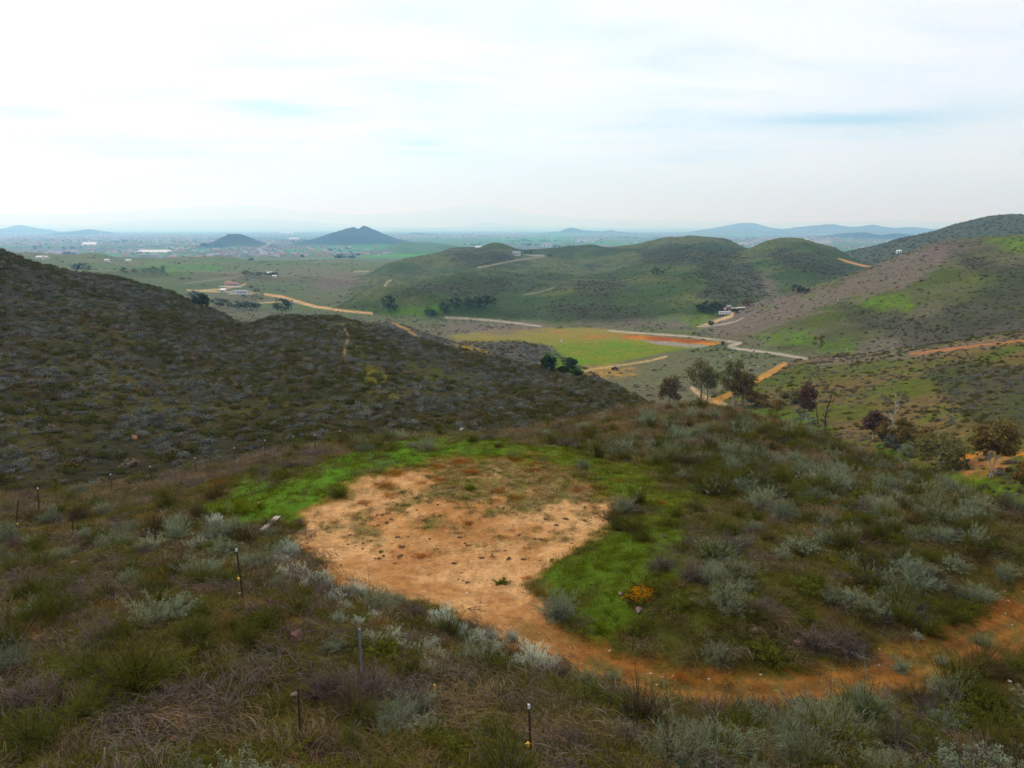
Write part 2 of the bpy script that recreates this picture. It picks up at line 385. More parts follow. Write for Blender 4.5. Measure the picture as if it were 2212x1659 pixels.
VIS = Tan > prev - np.where(rr_ < 100, 0.045, 0.014)                        # seen from the camera, or nearly
def grid_normals():
    P = G3.reshape(NR_, NT_, 3)
    dr = np.gradient(P, axis=0)
    dt = np.empty_like(P); dt[:, 1:-1] = P[:, 2:] - P[:, :-2]; dt[:, 0] = P[:, 1] - P[:, -1]; dt[:, -1] = P[:, 0] - P[:, -2]
    n = np.cross(dt, dr); n /= np.maximum(np.linalg.norm(n, axis=2, keepdims=True), 1e-9)
    return n.reshape(-1, 3)
GN = grid_normals()

def ground_z(x, y):
    return float(terrain(np.array([float(x)]), np.array([float(y)]))[0])

def hit(px, py, rmin=4.0, rmax=70000.0):
    """first ground point on the sight line of a pixel"""
    dx, dy, dz = ray(px, py); h = math.hypot(dx, dy); dx /= h; dy /= h; dz /= h
    rs = np.exp(np.linspace(math.log(rmin), math.log(rmax), 2600))
    z = terrain(dx * rs, dy * rs)
    f = dz * rs - z
    k = np.argmax(f < 0)
    if f[k] >= 0: k = len(rs) - 1
    a, b = rs[max(k - 1, 0)], rs[k]
    fine = np.linspace(a, b, 40); zf = terrain(dx * fine, dy * fine); ff = dz * fine - zf
    j = np.argmax(ff < 0) if (ff < 0).any() else 39
    r = fine[j]
    return Vector((dx * r, dy * r, float(zf[j])))
# ------------------------------------------------------------------ colour of the ground (albedo, plus painted shade on the back left ridge), one value per grid point
PXg, PYg, Fg = project(GX, GY, GZ)
RGr = np.hypot(GX, GY)
back = (Fg < 0.5)
PXg[back] = -99999; PYg[back] = -99999

def seg_dist(px, py, poly, closed):
    d = np.full(len(px), 1e9); P = np.asarray(poly, float)
    n = len(P); last = n if closed else n - 1
    for i in range(last):
        a = P[i]; b = P[(i + 1) % n]; ab = b - a; L = max((ab ** 2).sum(), 1e-9)
        t = np.clip(((px - a[0]) * ab[0] + (py - a[1]) * ab[1]) / L, 0, 1)
        d = np.minimum(d, np.hypot(px - a[0] - t * ab[0], py - a[1] - t * ab[1]))
    return d
def inside(px, py, poly):
    c = np.zeros(len(px), bool); P = np.asarray(poly, float); j = len(P) - 1
    for i in range(len(P)):
        yi, yj = P[i, 1], P[j, 1]
        k = ((yi > py) != (yj > py)) & (px < (P[j, 0] - P[i, 0]) * (py - yi) / ((yj - yi) or 1e-9) + P[i, 0])
        c ^= k; j = i
    return c
def area(poly, r0, r1, soft=6.0, wob=6.0, seed=1, wscale=None):
    """soft mask of a patch of ground outlined by `poly`, its edge broken up by noise on the ground"""
    P = np.asarray(poly, float); m = np.zeros(len(GX)); pad = soft + wob + 4
    k = np.where((RGr > r0) & (RGr < r1) & (PXg > P[:, 0].min() - pad) & (PXg < P[:, 0].max() + pad) & (PYg > P[:, 1].min() - pad) & (PYg < P[:, 1].max() + pad))[0]
    d = seg_dist(PXg[k], PYg[k], poly, True) * np.where(inside(PXg[k], PYg[k], poly), 1, -1)
    s = wscale or (r0 + r1) * 0.012
    d = d + wob * fbm(GX[k], GY[k], s, 5, seed, 0.6) * 1.6
    m[k] = smooth(-soft, soft, d)
    return m
def road(poly, wpx, r0, r1, soft=1.5, wob=0.7, seed=1):
    P = np.asarray(poly, float); m = np.zeros(len(GX)); W = np.atleast_1d(wpx).astype(float)
    pad = W.max() + 8
    k = np.where((RGr > r0) & (RGr < r1) & (PXg > P[:, 0].min() - pad) & (PXg < P[:, 0].max() + pad) & (PYg > P[:, 1].min() - pad) & (PYg < P[:, 1].max() + pad))[0]
    d = seg_dist(PXg[k], PYg[k], poly, False)
    wd = W[0] if len(W) == 1 else np.interp(PXg[k], P[np.argsort(P[:, 0]), 0], W[np.argsort(P[:, 0])])
    if wob: d = d + wob * fbm(GX[k], GY[k], (r0 + r1) * .01, 4, seed, .6)
    m[k] = 1 - smooth(wd - soft, wd + soft, d)
    return m

C = np.zeros((len(GX), 3))
def A(*c): return np.array(c)
def blend(mask, c):
    global C
    C = C * (1 - mask[:, None]) + np.asarray(c) * mask[:, None]
N1 = fbm(GX, GY, 3.0, 5, 201); N2 = fbm(GX, GY, 11, 5, 202); N3 = fbm(GX, GY, 45, 5, 203); N4 = fbm(GX, GY, 170, 5, 204); N5 = fbm(GX, GY, 700, 5, 205)
def two(n, a, b, lo=-.35, hi=.35):
    t = smooth(lo, hi, n)[:, None]
    return np.asarray(a) * (1 - t) + np.asarray(b) * t
# plain and valley
C[:] = two(N4, (.085, .105, .05), (.115, .105, .065))
blend(smooth(.0, .5, N3) * .5, (.075, .065, .05))
plain = smooth(1800, 2600, RGr)
blend(plain, two(N5, (.075, .115, .055), (.14, .13, .10)))
town = plain * smooth(.02, .25, fbm(GX, GY, 1800, 4, 300) + .25 * smooth(-100, -900, PXg - 700))
blend(town * .75, two(fbm(GX, GY, 60, 3, 301), (.07, .08, .065), (.14, .14, .13), 0.0, .5))
fields = plain * smooth(0.08, .16, perlin(GX / 900, GY / 500, 310)) * (1 - town)
blend(fields * .8, (.085, .17, .05))
# hills
def on(*ids): return np.isin(GL, ids).astype(float)
m = on(1, 2)
blend(m, two(N2, (.027, .025, .013), (.048, .038, .018)))
blend(m * smooth(.12, .5, N3 + .3 * N1) * .6, (.075, .074, .022))
m = on(3, 4)
blend(m, two(N2, (.060, .058, .050), (.085, .075, .060)))
m = on(5)
blend(m, two(N3 + .5 * N2, (.078, .088, .026), (.120, .088, .046), -.25, .25))
blend(m * smooth(.10, .4, N2 - .2 * N3) * .7, (.078, .120, .020))
blend(m * smooth(.2, .45, -N3 + .6 * N1) * .5, (.060, .045, .034))
m = on(6, 7)
blend(m, two(N4 + .5 * N3 + .5 * smooth(1900, 1500, PXg), (.066, .076, .026), (.125, .102, .084), -.2, .5))
blend(m * smooth(.1, .4, -N3 + .5 * N2) * .6, (.050, .046, .032))
blend(m * smooth(.1, .5, N3) * .6, (.090, .125, .03))
m = on(8)
blend(m, two(N3, (.055, .066, .040), (.075, .078, .045)))
m = on(9, 10, 11)
blend(m, two(N4 + .5 * N3, (.048, .066, .028), (.100, .108, .052), -.2, .25))
blend(m * smooth(.05, .35, fbm(GX, GY, 75, 5, 411, .55)) * .75, (.036, .044, .026))
m = on(12)
blend(m, two(N4, (.095, .120, .055), (.135, .125, .08)))
blend(m * smooth(.25, .5, N3) * .6, (.055, .062, .04))
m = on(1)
blend(m * .6, two(N2, (.026, .026, .016), (.042, .036, .020)))  # ground colour darkened so the back ridge reads as lying in shadow
m = on(*range(13, 22))
blend(m, two(N5, (.030, .045, .040), (.050, .062, .050)))
m = on(16 - 1)
blend(m, (.075, .115, .055))
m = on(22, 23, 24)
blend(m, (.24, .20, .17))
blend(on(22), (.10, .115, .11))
# near ground
near = (GL == -1).astype(float)
blend(near, two(N2 + .5 * N1, (.050, .052, .018), (.080, .056, .026)))
blend(near * smooth(.1, .5, fbm(GX, GY, 4, 4, 333)) * .6, (.065, .085, .02))

MK = {}
# meadow on the valley floor
MK['meadow'] = area([(968, 727), (1050, 712), (1290, 707), (1420, 728), (1560, 742), (1540, 748), (1465, 755), (1300, 790), (1255, 786), (1215, 764), (1190, 745), (1120, 737), (1010, 738)], 230, 560, 3, 3, 5)
MK['meadow'] *= (1 - on(1, 2, 3))
gcol = two(fbm(GX, GY, 22, 6, 61, .65), (.110, .165, .030), (.165, .165, .052))
yy = smooth(752, 722, PYg + 0.02 * (PXg - 1200) + 8 * fbm(GX, GY, 60, 4, 62))
blend(MK['meadow'], gcol * (1 - .75 * yy[:, None]) + A(.22, .175, .080) * .75 * yy[:, None])
blend(MK['meadow'] * smooth(.02, .3, fbm(GX, GY, 40, 4, 63)) * smooth(745, 725, PYg) * .7, (.27, .13, .06))
MK['red'] = area([(1310, 722), (1400, 725), (1480, 731), (1565, 741), (1530, 746), (1440, 738), (1360, 732)], 300, 620, 2, 2, 8)
blend(MK['red'], two(fbm(GX, GY, 25, 4, 66), (.22, .080, .042), (.38, .185, .075)))
MK['grey'] = area([(1380, 734), (1440, 738), (1530, 746), (1510, 752), (1420, 744)], 300, 560, 2, 1.5, 9)
blend(MK['grey'], (.24, .21, .18))
# pale and green patches further off
for poly, r0, r1, c, k in (
    ([(1480, 690), (1530, 672), (1560, 690), (1520, 706), (1475, 712)], 400, 620, (.105, .15, .035), .8),
    ([(2130, 515), (2300, 510), (2300, 560), (2180, 540)], 400, 800, (.11, .16, .03), .9),
    ([(1850, 645), (1960, 640), (1970, 668), (1880, 672)], 300, 700, (.10, .16, .025), .85),
    ([(1620, 720), (1760, 715), (1750, 745), (1660, 745)], 300, 560, (.085, .15, .025), .8),
    ([(1760, 738), (1850, 740), (1850, 765), (1770, 765)], 280, 520, (.085, .14, .028), .7),
    ([(300, 572), (460, 568), (480, 582), (330, 588)], 850, 1500, (.085, .17, .045), .8),
    ([(800, 668), (950, 665), (950, 676), (830, 680)], 520, 760, (.09, .17, .035), .7),
    ([(700, 700), (760, 690), (850, 698), (800, 712)], 180, 360, (.15, .15, .04), .5),
    ([(735, 735), (760, 745), (830, 800), (850, 860), (800, 850), (760, 790)], 120, 260, (.14, .125, .035), .75),
    ([(980, 742), (1010, 742), (1060, 768), (1010, 765)], 200, 420, (.36, .24, .07), .9),
    ([(1250, 795), (1330, 790), (1380, 800), (1330, 818), (1270, 812)], 230, 420, (.36, .22, .09), .75),
    ([(1180, 760), (1260, 775), (1260, 800), (1195, 810)], 230, 420, (.10, .19, .03), .9),
    ([(1590, 885), (1700, 895), (1800, 925), (1760, 935), (1650, 905)], 100, 260, (.060, .125, .016), .9),
    ([(1880, 950), (1960, 985), (1890, 985)], 90, 220, (.060, .125, .016), .85),
    ([(2020, 1010), (2100, 1025), (2230, 1070), (2230, 1100), (2120, 1060)], 60, 200, (.075, .125, .02), .8),
    ([(2060, 995), (2130, 975), (2180, 985), (2170, 1020), (2090, 1030)], 70, 220, (.30, .155, .085), .85),
    ([(1960, 752), (2230, 722), (2230, 738), (1970, 768)], 180, 420, (.19, .12, .07), .6)):
    blend(area(poly, r0, r1, 9, 16, int(poly[0][0])) * k * (.35 + .65 * smooth(-.25, .2, fbm(GX, GY, (r0 + r1) * .006, 5, int(poly[0][1]), .6))), c)
# dense dark scrub and pale dry slopes as they lie on the hills
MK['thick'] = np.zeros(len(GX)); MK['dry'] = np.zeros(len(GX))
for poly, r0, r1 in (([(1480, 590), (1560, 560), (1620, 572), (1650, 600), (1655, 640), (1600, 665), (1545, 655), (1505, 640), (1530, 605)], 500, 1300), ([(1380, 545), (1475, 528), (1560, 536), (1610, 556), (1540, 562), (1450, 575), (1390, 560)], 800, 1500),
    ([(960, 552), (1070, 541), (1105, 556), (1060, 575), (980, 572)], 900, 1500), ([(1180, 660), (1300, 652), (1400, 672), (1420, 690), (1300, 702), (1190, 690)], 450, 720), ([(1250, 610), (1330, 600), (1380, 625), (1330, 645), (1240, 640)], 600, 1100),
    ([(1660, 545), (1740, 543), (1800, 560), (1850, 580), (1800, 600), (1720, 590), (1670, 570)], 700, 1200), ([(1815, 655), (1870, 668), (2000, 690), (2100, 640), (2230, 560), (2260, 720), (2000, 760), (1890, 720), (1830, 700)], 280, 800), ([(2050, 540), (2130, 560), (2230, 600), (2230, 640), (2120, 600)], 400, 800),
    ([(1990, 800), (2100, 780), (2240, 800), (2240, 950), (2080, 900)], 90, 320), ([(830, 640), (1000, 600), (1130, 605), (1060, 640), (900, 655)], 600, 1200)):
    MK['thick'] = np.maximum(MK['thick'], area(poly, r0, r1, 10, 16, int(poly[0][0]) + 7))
for poly, r0, r1 in (([(1500, 705), (1660, 660), (1800, 618), (1900, 575), (2030, 530), (2070, 545), (1960, 620), (1850, 645), (1790, 660), (1700, 700), (1580, 735)], 330, 800), ([(1750, 775), (1970, 757), (2230, 716), (2230, 726), (1980, 772), (1770, 790)], 200, 360),
    ([(1480, 700), (1400, 690), (1250, 700), (1500, 712)], 430, 620), ([(960, 690), (1180, 706), (1100, 725), (960, 715)], 380, 640), ([(650, 600), (760, 590), (800, 610), (700, 630)], 600, 1100), ([(1600, 600), (1650, 600), (1690, 640), (1640, 640)], 500, 1000)):
    MK['dry'] = np.maximum(MK['dry'], area(poly, r0, r1, 12, 20, int(poly[0][0]) + 9))
blend(MK['dry'] * .75, two(N1, (.120, .095, .080), (.160, .128, .105)))
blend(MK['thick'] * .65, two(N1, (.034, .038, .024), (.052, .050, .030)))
# far fields as bands on the plain
for poly, c in (([(560, 540), (760, 528), (900, 530), (700, 552)], (.075, .16, .06)), ([(760, 552), (960, 545), (1000, 556), (860, 566)], (.09, .20, .05)), ([(1040, 518), (1200, 512), (1240, 518), (1120, 524)], (.08, .18, .06)),
    ([(1120, 541), (1400, 538), (1400, 548), (1180, 550)], (.07, .17, .05)), ([(1260, 524), (1420, 520), (1500, 526), (1300, 530)], (.08, .19, .06)), ([(1590, 524), (1790, 518), (1800, 526), (1600, 530)], (.26, .23, .20)),
    ([(1480, 512), (1640, 508), (1650, 516), (1500, 518)], (.08, .17, .07)), ([(1740, 540), (1830, 536), (1830, 552), (1760, 552)], (.10, .14, .08))):
    blend(area(poly, 2200, 16000, 1.5, 2, int(poly[1][0])) * .85 * (GL == 0), c)

# roads and tracks
ROADS = {}
def addroad(key, poly, wpx, r0, r1, c, **kw):
    mk = road(poly, wpx, r0, r1, **kw)
    ROADS[key] = np.maximum(ROADS.get(key, 0), mk)
    blend(mk * (.95 - .35 * smooth(-.1, .4, fbm(GX, GY, (r0 + r1) * .012, 4, 7, .6))), c)
TAN = (.42, .32, .20); ORG = (.42, .24, .11); GRV = (.36, .31, .25)
addroad('dirt_road', [(572, 636), (610, 641), (640, 651), (680, 662), (740, 671), (803, 677)], [2.2, 2.6, 3.2, 2.8, 2.2, 2], 500, 900, (.50, .33, .19))
addroad('dirt_road', [(405, 627), (440, 629), (470, 630), (500, 631), (560, 632)], 1.6, 650, 1000, TAN)
addroad('dirt_road', [(420, 629), (470, 625), (520, 618), (530, 613)], 1.5, 650, 1050, TAN)
addroad('dirt_road', [(555, 655), (600, 652), (632, 648)], 1.2, 500, 900, TAN)
addroad('dirt_road', [(400, 612), (450, 606), (500, 600), (525, 594)], 1.0, 700, 1300, (.20, .19, .13))
addroad('dirt_road', [(963, 686), (1010, 688), (1080, 694), (1130, 700), (1168, 705)], 1.8, 420, 700, GRV)
addroad('dirt_road', [(830, 626), (832, 617), (838, 608), (845, 605)], 2.0, 700, 1200, (.34, .27, .20))
addroad('dirt_road', [(1032, 578), (1060, 573), (1110, 563), (1150, 557), (1175, 555)], 1.3, 900, 1500, (.26, .23, .17))
addroad('dirt_road', [(1130, 637), (1160, 632), (1190, 624), (1201, 618)], 1.0, 600, 1000, (.22, .20, .15))
addroad('dirt_road', [(765, 587), (795, 586)], 1.2, 900, 1500, (.30, .27, .20))
addroad('dirt_road', [(1812, 559), (1835, 566), (1860, 573), (1885, 577), (1890, 583)], [1.6, 2.2, 2, 1.8, 2.0], 700, 1500, (.46, .27, .16))
addroad('gravel_road', [(1315, 714), (1360, 718), (1420, 722), (1480, 726), (1540, 733), (1600, 741)], 2.0, 320, 620, GRV)
addroad('gravel_road', [(1600, 741), (1575, 748), (1590, 753), (1640, 759), (1690, 766), (1742, 775)], [2.4, 3, 3, 2.6, 2.6, 2.6], 270, 480, GRV)
addroad('gravel_road', [(1505, 706), (1530, 700), (1560, 689), (1580, 683), (1583, 673)], [1.6, 2.5, 3, 3.5, 3.5], 380, 640, TAN)
addroad('gravel_road', [(1515, 706), (1560, 701), (1590, 694), (1605, 686)], 1.2, 380, 640, GRV)
addroad('dirt_road.001', [(1255, 803), (1290, 796), (1320, 792), (1400, 780), (1440, 770)], 2.0, 240, 460, (.38, .29, .16))
addroad('dirt_road.002', [(1495, 838), (1515, 856), (1545, 868), (1575, 880), (1610, 893)], [4, 5, 6, 5, 3], 140, 300, (.42, .30, .19))
addroad('dirt_road.002', [(1545, 866), (1575, 853), (1600, 838), (1640, 818), (1672, 801), (1696, 786)], [7, 6, 5, 5.5, 6, 4], 150, 380, (.43, .245, .115), wob=2)
addroad('dirt_road.002', [(2056, 996), (2110, 980), (2170, 975), (2240, 985)], [3, 4, 4, 4], 70, 220, (.42, .20, .08))
addroad('dirt_road', [(1968, 765), (2030, 757), (2130, 744), (2240, 733)], [2.5, 3, 2.5, 2], 200, 420, (.30, .15, .08), wob=2)
addroad('footpath', [(742, 700), (752, 728), (744, 760), (748, 778)], [2, 3, 3, 2], 140, 280, (.22, .17, .10), wob=2)
addroad('footpath', [(850, 698), (880, 712), (898, 727)], 3.0, 220, 380, (.28, .19, .09), wob=2)
addroad('dirt_road', [(530, 552), (570, 533), (585, 524)], 1.5, 3000, 9000, (.36, .34, .30))

# the bare clearing and its track
PAD = [(630, 1150), (655, 1105), (760, 1050), (840, 1020), (940, 1000), (1075, 990), (1180, 1000), (1270, 1040), (1330, 1085), (1315, 1130), (1255, 1175), (1195, 1215), (1140, 1262),
       (1150, 1300), (1190, 1345), (1080, 1350), (960, 1315), (840, 1300), (740, 1255), (665, 1200)]
MK['pad'] = area(PAD, 15, 60, 14, 26, 21, 2.2)
TRACK = [(990, 1270), (1100, 1335), (1200, 1395), (1300, 1440), (1420, 1475), (1560, 1490), (1700, 1488), (1850, 1470), (1990, 1430), (2100, 1385), (2212, 1335), (2330, 1290)]
MK['track'] = road(TRACK, [52, 48, 42, 38, 40, 42, 44, 46, 52, 58, 62, 62], 12, 60, 16, 34, 31)
wet = fbm(GX, GY, .9, 5, 71, .6); big = fbm(GX, GY, 4.5, 4, 72, .6)
dirt = two(big + .5 * wet, (.345, .172, .074), (.480, .285, .140))
dirt2 = two(big + .6 * wet, (.15, .060, .021), (.255, .112, .038))
along = smooth(960, 1350, PXg)
blend(MK['track'] * .9, dirt * (1 - along[:, None]) + dirt2 * along[:, None])
blend(MK['track'] * along * smooth(-.1, .25, fbm(GX, GY, 1.6, 5, 77, .6)) * .75, (.10, .095, .03))
blend(MK['pad'], dirt)
# thin weeds over the back half of the clearing, crusted and trodden spots
weeds = MK['pad'] * smooth(-.15, .22, fbm(GX, GY, 1.7, 6, 73, .65) + .62 * smooth(1130, 1020, PYg) * smooth(880, 1010, PXg) - .12) * smooth(1215, 1130, PYg)
blend(weeds * .9, two(wet, (.10, .105, .030), (.17, .115, .055)))
blend(MK['pad'] * smooth(.32, .5, fbm(GX, GY, .8, 4, 74, .6)) * .45, (.24, .115, .045))
blend(MK['pad'] * smooth(.20, .45, fbm(GX, GY, 1.8, 4, 75, .6)) * .4, (.56, .36, .18))
# wheel ruts: two bands of packed, redder soil with a weedy crown between them
rd = seg_dist(PXg, PYg, TRACK, False) * (MK['track'] > .02)
rut = np.exp(-((rd - 17 + 5 * fbm(GX, GY, 2.5, 3, 83)) / 6.0) ** 2) * MK['track'] * smooth(1080, 1250, PXg)
blend(rut * .5, (.31, .145, .052))
crown_ = np.exp(-(rd / 9.0) ** 2) * MK['track'] * smooth(1200, 1500, PXg) * smooth(-.2, .2, fbm(GX, GY, 1.1, 4, 84, .6))
blend(crown_ * .6, (.105, .080, .030))
spot = smooth(.18, .42, fbm(GX, GY, .55, 4, 85, .65)) * np.maximum(MK['pad'], MK['track'])
blend(spot * .38, (.215, .105, .042))
# lush green rim and banks
RIMS = [([(410, 1105), (510, 1062), (640, 1035), (750, 992), (870, 950), (990, 938), (1110, 948), (1030, 988), (880, 1008), (780, 1040), (690, 1085), (650, 1120), (540, 1128)], (.105, .180, .018), .98),
        ([(1080, 942), (1210, 958), (1340, 992), (1450, 1045), (1475, 1100), (1450, 1140), (1390, 1120), (1330, 1075), (1250, 1025), (1120, 990)], (.108, .140, .024), .9),
        ([(1200, 1215), (1290, 1170), (1380, 1130), (1470, 1150), (1460, 1230), (1400, 1290), (1370, 1350), (1290, 1390), (1240, 1330), (1190, 1270)], (.088, .128, .018), .95)]
MK['green'] = np.zeros(len(GX))
for i, (poly, c, k) in enumerate(RIMS):
    mk = area(poly, 14, 62, 24, 40, 81 + i, 2.0) * (1 - .65 * smooth(.0, .35, fbm(GX, GY, 1.5, 5, 181 + i, .6))); MK['green'] = np.maximum(MK['green'], mk * k)
    blend(mk * k * (1 - MK['pad']), A(*c) * .75)
C = C * (1 + .22 * np.clip(fbm(GX, GY, .5, 3, 99), -1, 1) * (RGr < 70))[:, None] if False else C
lum = (C * A(.3, .59, .11)).sum(1, keepdims=True); C = np.clip(.87 * (lum + (C - lum) * (1.18 + .22 * (1 - np.maximum(MK['pad'], MK['track'])))[:, None]), .004, .8)

# ------------------------------------------------------------------ ground materials and meshes
def new_mat(name, rough=0.9, spec=0.15):
    m = bpy.data.materials.new(name); m.use_nodes = True
    g = NT(m.node_tree); b = g.n['Principled BSDF']
    b.inputs['Roughness'].default_value = rough
    b.inputs['Specular IOR Level'].default_value = spec
    return m, g, b

def ground_mat(name, s1, s2, bump, amt=0.55):
    m, g, b = new_mat(name, 0.95, 0.05)
    at = g.add('ShaderNodeAttribute', attribute_name='albedo')
    geo = g.add('ShaderNodeNewGeometry')
    a = g.noise(geo.outputs['Position'], s1, 6, .65); c = g.noise(geo.outputs['Position'], s2, 4, .6)
    f = g.maprange(g.math('ADD', g.math('MULTIPLY', a, .6), g.math('MULTIPLY', c, .4)), .28, .72, 1 - amt, 1 + amt)
    vm = g.vmath('SCALE', at.outputs['Color']); g.put(vm.inputs['Scale'], f)
    g.l.new(vm.outputs[0], b.inputs['Base Color'])
    bp_ = g.add('ShaderNodeBump'); bp_.inputs['Strength'].default_value = 1.0; bp_.inputs['Distance'].default_value = bump
    g.put(bp_.inputs['Height'], a); g.l.new(bp_.outputs[0], b.inputs['Normal'])
    return m
MAT_NEAR = ground_mat('soil_and_litter', 2.4, 9.0, .16, .5)
MAT_DIRT = ground_mat('sandy_dirt', 2.6, 12.0, .22, .55)
MAT_HILL = ground_mat('scrub_hillside', .45, 1.7, 1.2, .6)
MAT_FAR = ground_mat('far_land', .012, .05, 9.0, .45)

quad_i = np.arange((NR_ - 1) * NT_)
qi, qj = quad_i // NT_, quad_i % NT_
qn = (qj + 1) % NT_
QUADS = np.stack([qi * NT_ + qj, qi * NT_ + qn, (qi + 1) * NT_ + qn, (qi + 1) * NT_ + qj], 1)
def sub_mesh(name, faces, mat, kind='structure', label=None):
    if len(faces) == 0: return None
    used, inv = np.unique(faces.ravel(), return_inverse=True)
    f = inv.reshape(faces.shape)
    me = bpy.data.meshes.new(name)
    me.vertices.add(len(used)); me.vertices.foreach_set('co', G3[used].ravel().astype(np.float32))
    me.loops.add(f.size); me.loops.foreach_set('vertex_index', f.ravel().astype(np.int32))
    me.polygons.add(len(f)); me.polygons.foreach_set('loop_start', np.arange(0, f.size, 4, dtype=np.int32))
    me.polygons.foreach_set('loop_total', np.full(len(f), 4, np.int32))
    me.polygons.foreach_set('use_smooth', np.ones(len(f), bool))
    at = me.attributes.new('albedo', 'FLOAT_COLOR', 'POINT')
    at.data.foreach_set('color', np.concatenate([C[used], np.ones((len(used), 1))], 1).ravel().astype(np.float32))
    me.update(calc_edges=True)
    me.normals_split_custom_set_from_vertices(GN[used])
    me.materials.append(mat)
    o = bpy.data.objects.new(name, me); col.objects.link(o)
    o['kind'] = kind
    if label: o['label'] = label
    return o

fq = lambda a: a[QUADS].mean(1)
taken = np.zeros(len(QUADS), bool)
def take(mask):
    global taken
    m = mask & ~taken; taken |= m
    return QUADS[m]
LQ = GL[QUADS[:, 0]]; RQ = RGr[QUADS[:, 0]]
sub_mesh('dirt_clearing', take(fq(MK['pad']) > .5), MAT_DIRT, label='bare sandy orange clearing on the hilltop')
sub_mesh('dirt_track', take(fq(MK['track']) > .5), MAT_DIRT, label='rutted orange dirt track curving right from the clearing')
for k, mk in ROADS.items():
    sub_mesh(k, take(fq(mk) > .5), MAT_HILL, label='pale dirt road across the valley')
sub_mesh('meadow', take(fq(np.maximum(MK['meadow'], np.maximum(MK['red'], MK['grey']))) > .5), MAT_HILL, label='flat green and orange meadow on the valley floor')
names = {-1: ('ground', MAT_NEAR)}
for i, h in enumerate(layers):
    names[i + 1] = (h.name, MAT_HILL if i < len(hills) else MAT_FAR)
for lid in [-1] + list(range(1, len(layers) + 1)):
    sub_mesh(names[lid][0], take(LQ == lid), names[lid][1])
sub_mesh('valley', take((LQ == 0) & (RQ < 1900)), MAT_HILL)
sub_mesh('plain', take(LQ == 0), MAT_FAR)
# ------------------------------------------------------------------ helpers for things
def tag(o, label=None, cat=None, group=None, kind=None):
    if label: o['label'] = label
    if cat: o['category'] = cat
    if group: o['group'] = group
    if kind: o['kind'] = kind
    return o
def empty(name, loc, rz=0.0):
    o = bpy.data.objects.new(name, None); o.empty_display_size = 0.1
    o.location = loc; o.rotation_euler = (0, 0, rz); col.objects.link(o); return o
def link(name, me, parent=None, loc=(0, 0, 0)):
    o = bpy.data.objects.new(name, me); col.objects.link(o); o.location = loc
    if parent is not None: o.parent = parent
    return o
def mesh_np(name, V, F, mats, mi=None, attrs=None, smooth_=False):
    """V (n,3), F: list of (k,4) or (k,3) index arrays"""
    me = bpy.data.meshes.new(name)
    Fs = [np.asarray(f, np.int32) for f in (F if isinstance(F, list) else [F]) if len(f)]
    me.vertices.add(len(V)); me.vertices.foreach_set('co', np.asarray(V, np.float32).ravel())
    loops = np.concatenate([f.ravel() for f in Fs]); sizes = np.concatenate([np.full(len(f), f.shape[1], np.int32) for f in Fs])
    me.loops.add(len(loops)); me.loops.foreach_set('vertex_index', loops)
    me.polygons.add(len(sizes)); me.polygons.foreach_set('loop_start', np.concatenate([[0], np.cumsum(sizes)[:-1]]).astype(np.int32))
    me.polygons.foreach_set('loop_total', sizes)
    if smooth_: me.polygons.foreach_set('use_smooth', np.ones(len(sizes), bool))
    if mi is not None: me.polygons.foreach_set('material_index', np.asarray(mi, np.int32))
    for k, a in (attrs or {}).items():
        at = me.attributes.new(k, 'FLOAT', 'POINT'); at.data.foreach_set('value', np.asarray(a, np.float32))
    for m in mats: me.materials.append(m)
    me.update(calc_edges=True)
    return me

